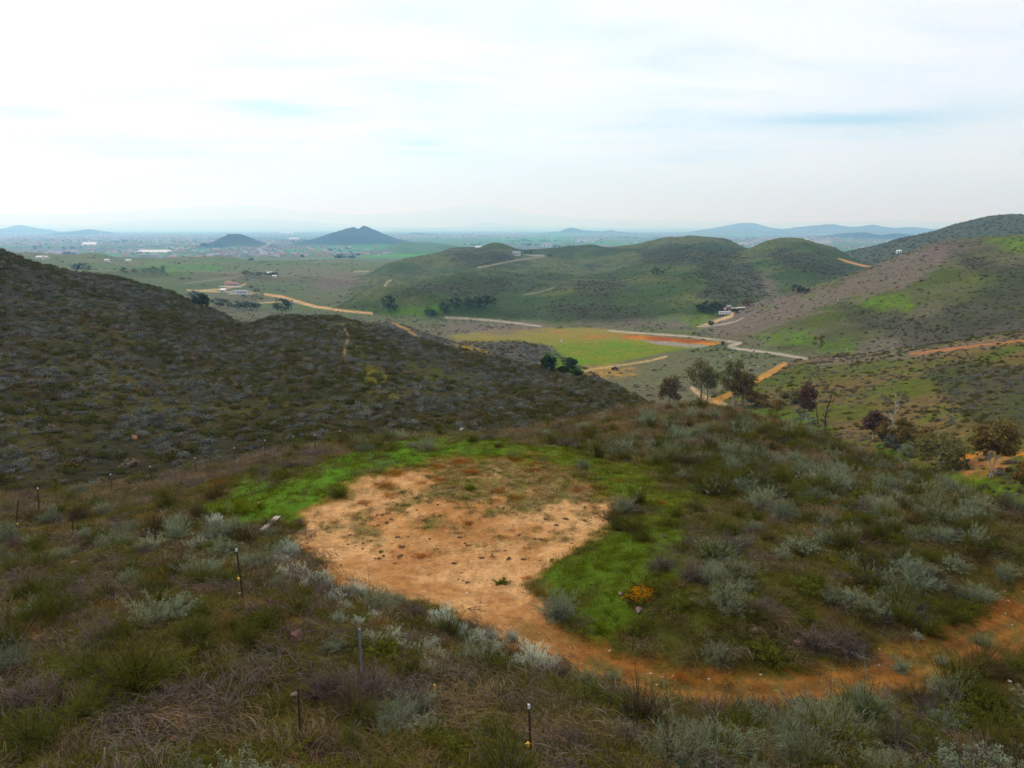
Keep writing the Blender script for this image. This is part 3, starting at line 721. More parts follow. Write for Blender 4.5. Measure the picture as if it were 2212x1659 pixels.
class PB:
    """collects blades, leaves and tubes as numpy arrays"""
    def __init__(self): self.V = []; self.Q = []; self.M = []; self.h = []; self.v = []; self.n = 0
    def _push(self, V, Q, mat, h, v):
        self.V.append(V); self.Q.append(Q + self.n); self.M.append(np.full(len(Q), mat)); self.h.append(h); self.v.append(v); self.n += len(V)
    def blades(self, base, d, length, width, droop, segs, mat, r, taper=0.25, h0=0.0, h1=1.0):
        n = len(base); d = d / np.linalg.norm(d, axis=1, keepdims=True)
        side = np.cross(d, r.normal(size=(n, 3))); side /= np.maximum(np.linalg.norm(side, axis=1, keepdims=True), 1e-6)
        rows = []
        for k in range(segs + 1):
            t = k / segs
            p = base + d * (length * t)[:, None]
            p[:, 2] -= droop * length * t * t
            wv = width * (1 - (1 - taper) * t)
            rows.append(np.stack([p - side * wv[:, None] / 2, p + side * wv[:, None] / 2], 1))
        V = np.stack(rows, 1).reshape(-1, 3); per = 2 * (segs + 1)
        q = np.array([[2 * k, 2 * k + 1, 2 * k + 3, 2 * k + 2] for k in range(segs)])
        Q = (np.arange(n) * per)[:, None, None] + q[None]
        h = np.tile(np.repeat(np.linspace(h0, h1, segs + 1), 2), n); v = np.repeat(r.random(n), per)
        self._push(V, Q.reshape(-1, 4), mat, h, v)
    def leaves(self, c, nrm, size, mat, r, aspect=0.5, h=1.0):
        n = len(c); nrm = nrm / np.maximum(np.linalg.norm(nrm, axis=1, keepdims=True), 1e-6)
        a = np.cross(nrm, r.normal(size=(n, 3))); a /= np.maximum(np.linalg.norm(a, axis=1, keepdims=True), 1e-6)
        b = np.cross(nrm, a); s = size[:, None] if hasattr(size, '__len__') else size
        V = np.stack([c - a * s, c - b * s * aspect, c + a * s, c + b * s * aspect], 1).reshape(-1, 3)
        Q = np.arange(n * 4).reshape(n, 4)
        hh = np.repeat(h, 4) if hasattr(h, '__len__') else np.full(n * 4, h)
        self._push(V, Q, mat, hh, np.repeat(r.random(n), 4))
    def tube(self, pts, rad, mat, sides=6, h=0.0, v=.5, cap=True):
        P = np.asarray(pts, float); n = len(P); rad = np.asarray(rad, float) * np.ones(n)
        tg = np.gradient(P, axis=0); tg /= np.maximum(np.linalg.norm(tg, axis=1, keepdims=True), 1e-9)
        ref = np.array([1.0, 0.2, 0]) if abs(tg[0, 0]) < .8 else np.array([0, 1.0, 0])
        a = np.cross(tg, ref); a /= np.maximum(np.linalg.norm(a, axis=1, keepdims=True), 1e-9); b = np.cross(tg, a)
        an = np.arange(sides) * 2 * math.pi / sides
        V = (P[:, None] + (a[:, None] * np.cos(an)[None, :, None] + b[:, None] * np.sin(an)[None, :, None]) * rad[:, None, None]).reshape(-1, 3)
        i = np.arange(n - 1)[:, None] * sides; j = np.arange(sides)[None]; jn = (j + 1) % sides
        Q = np.stack([i + j, i + jn, i + sides + jn, i + sides + j], 2).reshape(-1, 4)
        if cap and sides == 4:
            Q = np.vstack([Q, [[0, 1, 2, 3]], [[(n - 1) * 4 + k for k in (3, 2, 1, 0)]]])
        elif cap and sides == 6:
            e = (n - 1) * 6; Q = np.vstack([Q, [[0, 1, 2, 3], [0, 3, 4, 5], [e + 3, e + 2, e + 1, e], [e + 5, e + 4, e + 3, e]]])
        self._push(V, Q, mat, np.full(len(V), h), np.full(len(V), v))
    def build(self, name, mats):
        return mesh_np(name, np.concatenate(self.V), np.concatenate(self.Q), mats, np.concatenate(self.M), {'h': np.concatenate(self.h), 'v': np.concatenate(self.v)})

def rich(c, k=1.2, v=.93):
    l = .3 * c[0] + .59 * c[1] + .11 * c[2]
    return tuple(max(.004, v * (l + (q - l) * k)) for q in c)
def plant_mat(name, wood, leaf_a, leaf_b, trans=0.25, split=(0.25, 0.6)):
    leaf_a, leaf_b = rich(leaf_a), rich(leaf_b)
    m = bpy.data.materials.new(name); m.use_nodes = True; g = NT(m.node_tree); g.n.clear()
    out = g.add('ShaderNodeOutputMaterial')
    h = g.add('ShaderNodeAttribute', attribute_name='h').outputs['Fac']
    v = g.add('ShaderNodeAttribute', attribute_name='v').outputs['Fac']
    t = g.add('ShaderNodeAttribute', attribute_name='tint', attribute_type='INSTANCER').outputs['Fac']
    leaf = g.mix(v, (*leaf_a, 1), (*leaf_b, 1))
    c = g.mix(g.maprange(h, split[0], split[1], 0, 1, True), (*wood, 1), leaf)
    br = g.math('ADD', 0.72, g.math('MULTIPLY', t, 0.56))
    sc_ = g.vmath('SCALE', c); g.put(sc_.inputs['Scale'], br)
    warm = g.mix(g.math('MULTIPLY', g.math('FRACT', g.math('MULTIPLY', t, 7.31)), .45), sc_.outputs[0], (1.25, .95, .72, 1), 'MULTIPLY')
    d = g.add('ShaderNodeBsdfDiffuse'); tr = g.add('ShaderNodeBsdfTranslucent'); mx = g.add('ShaderNodeMixShader')
    g.l.new(warm, d.inputs[0]); g.l.new(warm, tr.inputs[0]); mx.inputs[0].default_value = trans
    g.l.new(d.outputs[0], mx.inputs[1]); g.l.new(tr.outputs[0], mx.inputs[2]); g.l.new(mx.outputs[0], out.inputs[0])
    return m
PM = {
 'sage':  plant_mat('grey_sage_leaf', (.080, .068, .055), (.225, .255, .170), (.155, .185, .112)),
 'hoary': plant_mat('white_sage_leaf', (.12, .11, .085), (.50, .55, .46), (.36, .41, .32)),
 'olive': plant_mat('olive_shrub_leaf', (.045, .036, .020), (.072, .096, .022), (.104, .100, .028)),
 'brown': plant_mat('brown_shrub_twig', (.045, .034, .022), (.088, .066, .028), (.100, .084, .038)),
 'mauve': plant_mat('dry_mauve_twig', (.050, .040, .038), (.135, .108, .096), (.175, .148, .128)),
 'straw': plant_mat('straw_blade', (.075, .058, .028), (.228, .178, .108), (.150, .112, .066)),
 'grass': plant_mat('grass_blade', (.050, .070, .012), (.098, .148, .018), (.150, .160, .032), .35),
 'turf':  plant_mat('olive_grass_blade', (.060, .050, .018), (.088, .104, .022), (.145, .112, .040), .3),
 'rust':  plant_mat('rust_tuft', (.13, .055, .020), (.300, .125, .035), (.235, .090, .028)),
 'hillgrey': plant_mat('hill_sage_leaf', (.045, .042, .040), (.155, .162, .138), (.095, .102, .080)),
 'hillgreen': plant_mat('hill_scrub_leaf', (.030, .028, .018), (.058, .070, .020), (.084, .076, .028)),
 'euca': plant_mat('grey_olive_tree_leaf', (.12, .09, .06), (.095, .108, .042), (.165, .140, .062)),
 'eucared': plant_mat('rusty_tree_leaf', (.10, .07, .05), (.145, .090, .036), (.110, .105, .042)),
 'purple': plant_mat('purple_red_tree_leaf', (.08, .06, .05), (.135, .075, .062), (.105, .088, .062)),
 'dark': plant_mat('dark_green_tree_leaf', (.03, .028, .018), (.030, .052, .018), (.052, .075, .026)),
 'fargreen': plant_mat('valley_tree_leaf', (.03, .028, .02), (.034, .050, .026), (.055, .065, .036)),
 'bark': plant_mat('grey_bark', (.20, .17, .14), (.2, .17, .14), (.2, .17, .14), 0),
 'pale': plant_mat('pale_bark', (.42, .38, .32), (.42, .38, .32), (.42, .38, .32), 0),
 'char': plant_mat('dark_bark', (.035, .026, .022), (.035, .026, .022), (.035, .026, .022), 0),
 'dodder': plant_mat('yellow_orange_dodder', (.72, .30, .02), (.85, .42, .03), (.75, .30, .02), .3),
}

def hemi(r, n, zmin=0.0, zmax=1.0):
    z = r.uniform(zmin, zmax, n); a = r.uniform(0, 2 * math.pi, n); s = np.sqrt(1 - z * z)
    return np.stack([s * np.cos(a), s * np.sin(a), z], 1)
def shrub(name, leaf, seed, stems=110, leaves=1500, lsize=.045, height=1.0, wide=1.0, upright=.45, lw=.34, sw=.014, spray=True):
    """unit shrub about 1 m tall and 2*wide*0.75 m across, base at the origin"""
    r = np.random.default_rng(seed); b = PB()
    ns = stems; d = hemi(r, ns, .12, 1); d[:, 2] += upright * r.random(ns)
    # uneven outline: lobes of long and short stems
    lob = 0.72 + 0.28 * np.sin(np.arctan2(d[:, 1], d[:, 0]) * 2 + seed) * np.sin(d[:, 2] * 5 + seed * 1.7)
    L = (0.55 + 0.45 * r.random(ns)) * lob * height
    base = np.stack([r.normal(0, .13 * wide, ns), r.normal(0, .13 * wide, ns), np.full(ns, -.05)], 1)
    d[:, :2] *= wide
    dn = d / np.linalg.norm(d, axis=1, keepdims=True)
    Ls = L * np.linalg.norm(d * [1, 1, .9], axis=1)
    b.blades(base, dn, Ls, np.full(ns, sw * 1.6), .10, 3, 0, r, .35, 0, .35)
    k = r.integers(0, ns, leaves); t = 1 - r.random(leaves) ** 1.5 * .78
    p = base[k] + dn[k] * (Ls[k] * t)[:, None]; p[:, 2] -= .10 * Ls[k] * t * t
    p += r.normal(0, .035 * (1.2 - t)[:, None] + .018, (leaves, 3))
    p[:, 2] = np.maximum(p[:, 2], .02)
    if spray:
        dd = dn[k] + r.normal(0, .55, (leaves, 3))
        b.blades(p, dd, lsize * (1 + 1.6 * r.random(leaves)), np.full(leaves, lsize * lw), .0, 1, 0, r, .3, .62, 1.0)
    else:
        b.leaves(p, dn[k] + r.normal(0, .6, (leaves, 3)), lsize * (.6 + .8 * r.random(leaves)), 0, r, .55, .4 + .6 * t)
    return b.build(name, [PM[leaf]])
def clump(name, leaf, seed, n=210, size=.11, height=.75):
    """low-detail shrub for hillsides seen from afar"""
    r = np.random.default_rng(seed); b = PB()
    d = hemi(r, n, -.05, 1); rad = (.40 + .60 * r.random(n)) * (.74 + .26 * np.sin(np.arctan2(d[:, 1], d[:, 0]) * 3 + seed))
    p = d * rad[:, None] * [1, 1, height]; p[:, 2] += .02
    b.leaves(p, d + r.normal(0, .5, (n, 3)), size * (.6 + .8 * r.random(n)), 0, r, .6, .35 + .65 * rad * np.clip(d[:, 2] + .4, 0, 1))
    return b.build(name, [PM[leaf]])
def tuft(name, leaf, seed, n=60, length=.5, width=.012, spread=.5, droop=.45, base=.12, segs=3):
    r = np.random.default_rng(seed); b = PB()
    d = np.stack([r.normal(0, spread, n), r.normal(0, spread, n), np.ones(n)], 1)
    bs = np.stack([r.normal(0, base, n), r.normal(0, base, n), np.full(n, -.03)], 1)
    b.blades(bs, d, length * (.45 + .55 * r.random(n)), width * (.6 + .8 * r.random(n)), droop, segs, 0, r, .15, .15, 1.0)
    return b.build(name, [PM[leaf]])
def swept(name, leaf, seed, n=240, length=.9, width=.012):
    """long dry grass combed over to one side"""
    r = np.random.default_rng(seed); b = PB()
    d = np.stack([r.normal(.55, .35, n), r.normal(0, .38, n), np.full(n, .8)], 1)
    bs = np.stack([r.normal(0, .28, n), r.normal(0, .28, n), np.full(n, -.03)], 1)
    b.blades(bs, d, length * (.45 + .6 * r.random(n)), width * (.6 + .8 * r.random(n)), .62, 4, 0, r, .2, .2, 1.0)
    return b.build(name, [PM[leaf]])

# ------------------------------------------------------------------ ground cover as instances (stuff)
def proto_coll(name, meshes):
    c = bpy.data.collections.new(name)
    for i, me in enumerate(meshes):
        c.objects.link(bpy.data.objects.new('%s_%02d' % (name, i), me))
    return c
def scatter(name, coll, P, S, RZ, T, IDX, label, tilt=.12):
    n = len(P)
    if n == 0: return
    me = bpy.data.meshes.new(name)
    me.vertices.add(n); me.vertices.foreach_set('co', np.asarray(P, np.float32).ravel())
    def at(k, typ, prop, a):
        x = me.attributes.new(k, typ, 'POINT'); x.data.foreach_set(prop, np.asarray(a).ravel())
    S = np.asarray(S, np.float32)
    if S.ndim == 1: S = np.repeat(S[:, None], 3, 1)
    rot = np.stack([rng.normal(0, tilt, n), rng.normal(0, tilt, n), RZ], 1).astype(np.float32)
    at('scl', 'FLOAT_VECTOR', 'vector', S); at('rot', 'FLOAT_VECTOR', 'vector', rot)
    at('tint', 'FLOAT', 'value', np.asarray(T, np.float32)); at('pick', 'INT', 'value', np.asarray(IDX, np.int32))
    o = bpy.data.objects.new(name, me); col.objects.link(o); tag(o, label, kind='stuff')
    g = bpy.data.node_groups.new(name, 'GeometryNodeTree')
    g.interface.new_socket('Geometry', in_out='INPUT', socket_type='NodeSocketGeometry')
    g.interface.new_socket('Geometry', in_out='OUTPUT', socket_type='NodeSocketGeometry')
    gi = g.nodes.new('NodeGroupInput'); go = g.nodes.new('NodeGroupOutput')
    ip = g.nodes.new('GeometryNodeInstanceOnPoints'); ci = g.nodes.new('GeometryNodeCollectionInfo')
    ci.inputs['Collection'].default_value = coll; ci.inputs['Separate Children'].default_value = True; ci.inputs['Reset Children'].default_value = True
    def named(k, t):
        nd = g.nodes.new('GeometryNodeInputNamedAttribute'); nd.data_type = t; nd.inputs['Name'].default_value = k; return nd.outputs['Attribute']
    g.links.new(gi.outputs[0], ip.inputs['Points']); g.links.new(ci.outputs[0], ip.inputs['Instance'])
    ip.inputs['Pick Instance'].default_value = True
    g.links.new(named('pick', 'INT'), ip.inputs['Instance Index'])
    e2r = g.nodes.new('FunctionNodeEulerToRotation'); g.links.new(named('rot', 'FLOAT_VECTOR'), e2r.inputs[0])
    g.links.new(e2r.outputs[0], ip.inputs['Rotation']); g.links.new(named('scl', 'FLOAT_VECTOR'), ip.inputs['Scale'])
    g.links.new(ip.outputs[0], go.inputs[0])
    o.modifiers.new('scatter', 'NODES').node_group = g
    return o

# random points on the ground: density per square metre given for each grid quad
QP = G3[QUADS]
Q_AREA = np.linalg.norm(np.cross(QP[:, 1] - QP[:, 0], QP[:, 3] - QP[:, 0]), axis=1)
Q_VIS = VIS.ravel()[QUADS].any(1)
Q_TH = np.abs(np.arctan2(QP[:, 0, 0], QP[:, 0, 1]))
Q_OK = Q_VIS & (Q_TH < np.where(np.hypot(QP[:, 0, 0], QP[:, 0, 1]) < 45, R(62), R(43)))
qC = lambda a: a[QUADS[:, 0]]
qN1, qN2, qN3, qN4 = qC(N1), qC(N2), qC(N3), qC(N4)
qL, qR = LQ, RQ
qX, qY = PXg[QUADS[:, 0]], PYg[QUADS[:, 0]]
qBare = np.zeros(len(QUADS))
for mk in [MK['pad'], MK['track']] + list(ROADS.values()): qBare = np.maximum(qBare, fq(mk))
qMead = fq(np.maximum(MK['meadow'], np.maximum(MK['red'], MK['grey'])))
qGreen = fq(MK['green']); qPad = fq(MK['pad']); qTrack = fq(MK['track'])
def sample(dens):
    lam = np.where(Q_OK, dens * Q_AREA, 0)
    n = rng.poisson(np.clip(lam, 0, 400)); k = np.repeat(np.arange(len(n)), n)
    u = rng.random(len(k))[:, None]; v = rng.random(len(k))[:, None]
    P = QP[k]
    p = (P[:, 0] * (1 - u) + P[:, 1] * u) * (1 - v) + (P[:, 3] * (1 - u) + P[:, 2] * u) * v
    return p, k
# ------------------------------------------------------------------ plant prototypes
SH = {
 'sage':  [shrub('sagebrush', 'sage', 100, 130, 2600, .055, 1.0, 1.0, .5, .20), shrub('sagebrush', 'sage', 101, 90, 5000, .021, .9, 1.1, .5, .3, .012, False), shrub('sagebrush', 'sage', 102, 80, 1600, .075, 1.1, .9, .9, .16)],
 'olive': [shrub('green_shrub', 'olive', 120, 150, 2600, .060, 1.0, .95, .8, .16), shrub('green_shrub', 'olive', 121, 90, 5000, .023, .9, 1.1, .4, .3, .012, False), shrub('green_shrub', 'olive', 122, 70, 1500, .075, 1.15, .85, 1.1, .13), shrub('green_shrub', 'olive', 123, 110, 4200, .027, .8, 1.2, .5, .3, .012, False)],
 'brown': [shrub('brown_shrub', 'brown', 140, 150, 2000, .065, 1.0, 1.0, .6, .14), shrub('brown_shrub', 'brown', 141, 120, 3600, .021, .9, 1.1, .5, .3, .012, False), shrub('brown_shrub', 'brown', 142, 240, 900, .08, 1.1, .9, 1.0, .12, .010)],
 'mauve': [shrub('dry_shrub', 'mauve', 160 + i, 260, 1500, .090, 1.0, 1.15, .4, .10, .012) for i in range(3)],
 'hoary': [shrub('white_sage', 'hoary', 180 + i, 90, 2600, .042, 1.0, .9, .55, .34) for i in range(3)],
 'rust':  [tuft('rust_tuft', 'rust', 200 + i, 600, .80, .013, 1.1, .30, .42, 2) for i in range(3)],
 'weed':  [shrub('green_weed', 'grass', 220 + i, 40, 700, .10, .8, 1.1, .3, .4) for i in range(2)],
}
FAR = {
 'hillgrey': [clump('hill_sage', 'hillgrey', 300 + i) for i in range(4)],
 'hillgreen': [clump('hill_scrub', 'hillgreen', 310 + i) for i in range(4)],
 'hillbrown': [clump('hill_brush', 'brown', 320 + i) for i in range(3)],
 'hillmauve': [clump('hill_twigs', 'mauve', 330 + i) for i in range(3)],
}
def zc(v): return np.clip(v, 0, 1)

# --- grass and litter close by
GRASS = proto_coll('grass_tuft', [tuft('g0', 'grass', 1, 70, .34, .014, .5, .4, .14), tuft('g1', 'grass', 2, 80, .26, .014, .6, .4, .16),
   tuft('g2', 'turf', 3, 70, .40, .012, .5, .45, .15), tuft('g3', 'turf', 4, 70, .34, .012, .6, .5, .15),
   tuft('g4', 'straw', 5, 46, .60, .010, .55, .5, .15), tuft('g5', 'straw', 6, 40, .75, .010, .45, .55, .14),
   tuft('g6', 'rust', 7, 60, .34, .010, .7, .4, .16), swept('g7', 'straw', 8, 120, .8), swept('g8', 'mauve', 9, 140, .75),
   tuft('g9', 'brown', 10, 60, .40, .010, .7, .4, .16)])
nearq = (qL == -1) & (qR < 95)
dens = np.where(nearq, 15 * np.minimum(1, (17 / np.maximum(qR, 6)) ** 1.25), 0) * (1 - np.clip(qBare * 1.25, 0, 1))
p, k = sample(dens)
n = len(p); g = qGreen[k]; r_ = qR[k]; u = rng.random(n)
farside = smooth(36, 50, r_)
gl = zc((.10 + .5 * smooth(.05, .45, qN1[k] + .5 * qN2[k])) * (1 - .8 * farside) + .95 * g)             # share of green blades
lush = zc(g * 1.2)
isg = u < gl
kind = np.where(isg, np.where(rng.random(n) < .25 + .7 * lush, rng.integers(0, 2, n), rng.integers(2, 4, n)), 0)
dry = ~isg
w2 = rng.random(n)
kd = np.select([w2 < .60 - .40 * farside, w2 < .72 - .02 * farside, w2 < .79 + .04 * farside, w2 < .84 + .06 * farside, w2 < .90 + .06 * farside], [rng.integers(2, 4, n), 4, 5, 7, 8], 9)
kd = np.where((w2 > .9) & (qN2[k] > 0), 6, kd)
kind = np.where(dry, kd, kind)
s = (.75 + .6 * rng.random(n)) * (1 + .35 * (g > .4) * (rng.random(n) < .3)) * (1 + .45 * smooth(20, 80, r_)) * np.where(g > .4, .8, 1.0)
S = np.stack([s * (1 + .5 * smooth(25, 80, r_)), s * (1 + .5 * smooth(25, 80, r_)), s * .95], 1)
wind = rng.normal(2.6, .7, n)
scatter('grass', GRASS, p, S, np.where((kind == 7) | (kind == 8), wind, rng.uniform(0, 6.28, n)), rng.random(n), kind, 'mixed green and dry grass covering the hillside')
# sparse weeds in the clearing and on the track
d2 = np.where(nearq, 8.0, 0) * np.clip(fq(np.clip(weeds, 0, 1)) * 2.4 + 1.5 * qTrack * (1 - qPad) * smooth(1250, 1650, qX) * smooth(-.12, .25, qN1 + .6 * qN2), 0, 1)
p, k = sample(d2 * 1.6); n = len(p)
kind = rng.choice([2, 3, 3, 9, 9, 6, 1], n)
s = .34 + .55 * rng.random(n)
scatter('weeds', GRASS, p, np.stack([s * 1.3, s * 1.3, s * .55], 1), rng.uniform(0, 6.28, n), rng.random(n), kind, 'thin low weeds and litter on the bare dirt')

# gravel and pebbles on the bare ground
def pebble(seed):
    r = np.random.default_rng(seed); bm = bmesh.new(); bmesh.ops.create_icosphere(bm, subdivisions=1, radius=.5)
    for v in bm.verts: v.co += Vector(r.normal(0, .07, 3)); v.co.z *= .7
    me = bpy.data.meshes.new('pebble'); bm.to_mesh(me); bm.free(); me.materials.append(PEB); return me
PEB, g_, b_ = new_mat('pebble_stone', .9, .1)
t_ = g_.add('ShaderNodeAttribute', attribute_name='tint', attribute_type='INSTANCER').outputs['Fac']
g_.l.new(g_.ramp(t_, [(0, (.10, .055, .030)), (.5, (.30, .16, .08)), (1, (.46, .33, .20))]), b_.inputs['Base Color'])
p, k = sample(np.where(nearq, 7.0, 0) * np.clip(qPad * .7 + qTrack, 0, 1) * (.25 + smooth(-.1, .4, qN1))); n = len(p)
s = .03 + .11 * rng.random(n) ** 3
scatter('gravel', proto_coll('pebble_p', [pebble(i) for i in range(3)]), p, s, rng.uniform(0, 6.28, n), rng.random(n), rng.integers(0, 3, n), 'loose pebbles and crumbs of soil on the bare ground', .3)

# --- shrubs near by: the largest become things of their own, the rest is brush
cand = {k: [] for k in SH}
def put_px(kind, lst):
    for px, py, wd in lst:                       # centre of the plant's foot line, width in picture units
        q = hit(px, py + wd * .18)
        dist = math.hypot(q.x, q.y); size = wd / FP * q.length / 1.5
        cand[kind].append((q.x, q.y, q.z, size, size * (1.05 if kind != 'hoary' else 1.1), True))
put_px('hoary', [(765, 1271, 60), (810, 1380, 56), (867, 1395, 46), (897, 1395, 34), (924, 1440, 62), (957, 1329, 72), (1157, 1420, 100), (804, 1327, 42), (937, 1384, 34), (620, 1188, 66), (427, 1175, 58), (463, 1125, 48), (647, 1228, 50),
   (670, 1248, 50), (720, 1291, 46), (610, 1241, 46), (530, 1151, 36), (697, 1241, 40), (1030, 1372, 50), (730, 1335, 44), (1800, 1015, 26), (1982, 1374, 30), (2003, 1352, 28), (980, 1350, 40), (840, 1300, 40), (770, 1340, 40)])
br = np.random.default_rng(12); band = [(595, 1190), (640, 1235), (715, 1278), (790, 1312), (830, 1372), (905, 1398), (955, 1335), (1010, 1372), (1085, 1402), (1170, 1425)]
put_px('hoary', [(band[i][0] + br.normal(0, 24), band[i][1] + br.normal(0, 16), br.uniform(26, 54)) for i in list(range(10)) * 4])
put_px('sage', [(250, 1168, 95), (20, 1161, 62), (63, 1168, 40), (133, 1198, 50), (20, 1428, 95), (1322, 1458, 50), (1467, 1517, 26), (1534, 1051, 75), (1598, 1048, 70), (1648, 1045, 52), (1688, 1108, 72), (1784, 1125, 52), (1839, 1148, 48), (1904, 1101, 60), (2111, 1168, 60),
   (1884, 1308, 92), (1928, 1288, 62), (1628, 1138, 46), (1541, 1195, 72), (1618, 1531, 66), (1731, 1512, 46), (1898, 1519, 38), (1774, 1575, 150), (1834, 1527, 46), (1700, 1590, 110), (1860, 1590, 110), (1948, 1444, 46), (2121, 1384, 44), (2034, 1427, 38), (1470, 940, 66), (1330, 972, 60), (1500, 890, 50),
   (1600, 925, 60), (1400, 905, 56), (1980, 1150, 60), (2060, 1215, 60), (1320, 1290, 0.1), (460, 1150, 80), (560, 1210, 90), (380, 1150, 70), (480, 1180, 80), (2170, 1240, 50), (1490, 1165, 40)])
put_px('olive', [(1284, 1500, 118), (1054, 1423, 110), (970, 1357, 90), (283, 1454, 170), (350, 1440, 120), (200, 1440, 110), (120, 1320, 100), (420, 1360, 90), (640, 1310, 80), (560, 1330, 80), (1190, 950, 52), (1290, 975, 70), (360, 1085, 66), (610, 1020, 60), (540, 1380, 80), (880, 1340, 70), (2190, 1440, 60), (60, 1590, 130), (780, 1560, 110), (930, 1580, 90), (1420, 1560, 70), (2120, 1500, 70), (1640, 1330, 70), (1560, 1280, 70)])
put_px('mauve', [(1574, 1175, 80), (1430, 1220, 70), (1640, 1310, 70), (1500, 1240, 70), (700, 1480, 110), (800, 1480, 120), (900, 1520, 110), (220, 1370, 90), (2100, 1640, 110), (1690, 1600, 90), (1210, 1450, 60), (60, 1500, 100), (700, 1270, 60), (740, 1280, 50), (1350, 1590, 80), (1240, 1600, 80), (2010, 1530, 60), (1760, 1380, 90), (1830, 1390, 90)])
put_px('rust', [(737 + a / 3, 921.6 + b / 3, c / 3.0) for a, b, c in ((355, 285, 125), (275, 365, 130), (300, 430, 110), (155, 470, 100), (628, 243, 95), (765, 213, 130), (850, 270, 130), (735, 160, 60), (885, 328, 35), (985, 185, 80), (1115, 203, 90), (1235, 265, 100), (1370, 188, 40),
   (1330, 315, 60), (1525, 395, 90), (1570, 320, 60), (1670, 300, 60), (1800, 335, 65), (510, 355, 80), (520, 815, 110), (1030, 400, 100), (1120, 440, 110), (1020, 470, 80), (800, 610, 100), (1100, 660, 70), (640, 330, 90), (1860, 490, 80), (2090, 480, 90), (1290, 1060, 90), (1200, 960, 80), (1490, 1200, 60), (1830, 1340, 70))] +
   [(345, 1240, 60), (470, 1040, 40), (720, 1125, 26), (1470, 1450, 60)])
put_px('weed', [(1013, 1051, 32), (1087, 1096, 12), (1059, 1078, 11), (997, 1151, 9), (950, 1113, 12), (1264, 1095, 12), (1114, 1111, 9), (1085, 1255, 36), (824, 1190, 17), (1298, 1355, 44), (520, 1095, 60), (560, 1090, 40), (1193, 1208, 14), (480, 1100, 50), (1715, 1440, 22)])
# the rest, by chance
dens = np.where(nearq, .74, 0) * (1 - np.clip(qBare * 1.6, 0, 1)) * (1 - .97 * np.clip(qGreen * 1.3, 0, 1)) * (.35 + 1.1 * smooth(-.25, .35, qN2)) * (1 + .8 * smooth(1350, 1500, qX))
leftside = smooth(1000, 700, qX) * smooth(26, 20, qR)
dens = dens * (1 - .8 * smooth(46, 64, qR)) * (1 - .15 * leftside) * (1 - .75 * smooth(45, 58, qR) * smooth(1120, 1000, qX))
dens = dens * np.where((qX > 560) & (qX < 1060) & (qY > 1240) & (qY < 1500), .8, 1) * (1 - .6 * ((qX < 700) & (qY < 1110)))
band_d = seg_dist(qX, qY, band, False)
dens = dens * np.where((band_d < 42) & (qR < 34), .12, 1)
p, k = sample(dens); n = len(p)
u = rng.random(n); right = smooth(1150, 1350, qX[k])
f = .9 * fbm(p[:, 0], p[:, 1], 6, 3, 404)
kk = np.select([u + .25 * f < .22 + .08 * right, u + .25 * f < .76, u + .25 * f < .91], ['sage', 'olive', 'brown'], 'mauve')
for i in range(n):
    s_ = (.46 + .60 * rng.random() ** 1.5) * (1.0 + .2 * right[i])
    if kk[i] == 'mauve': s_ *= .8
    cand[kk[i]].append((*p[i], s_, s_ * rng.uniform(.75, 1.05), False))

NAMES = {'sage': ('sagebrush', 'shrub'), 'olive': ('green_shrub', 'shrub'), 'brown': ('brown_shrub', 'shrub'), 'mauve': ('dry_shrub', 'shrub'), 'hoary': ('white_sage', 'shrub'), 'rust': ('rust_grass_tuft', 'grass tuft'), 'weed': ('green_weed', 'weed')}
LOOK = {'sage': 'grey-green feathery sagebrush', 'olive': 'dark olive-green bushy shrub', 'brown': 'brown twiggy shrub', 'mauve': 'greyish mauve dry twiggy shrub', 'hoary': 'silvery white sage plant', 'rust': 'rust-orange dry grass tuft', 'weed': 'bright green leafy weed'}
LIMIT = {'sage': 290, 'olive': 298, 'brown': 260, 'mauve': 170, 'hoary': 90, 'rust': 60, 'weed': 30}
def where(x, y, z):
    px, py, _ = project(np.array(x), np.array(y), np.array(z)); px = float(px); py = float(py); r = math.hypot(x, y)
    if 640 < px < 1330 and 985 < py < 1290 and 22 < r < 44: return 'on the bare orange clearing'
    if py > 1490 and px > 1330: return 'on the near bank below the dirt track'
    if px > 1180 and py < 1010: return 'on the grassy crest of the knoll behind the clearing'
    if px > 1380: return 'on the brushy knoll right of the clearing'
    if px > 1180: return 'on the grassy bank right of the clearing'
    if py < 1130: return 'on the grassy slope left of the clearing'
    if px < 560: return 'on the dark near slope left of the dirt track'
    if py < 1470: return 'on the near edge of the clearing'
    return 'on the steep near slope under the camera'
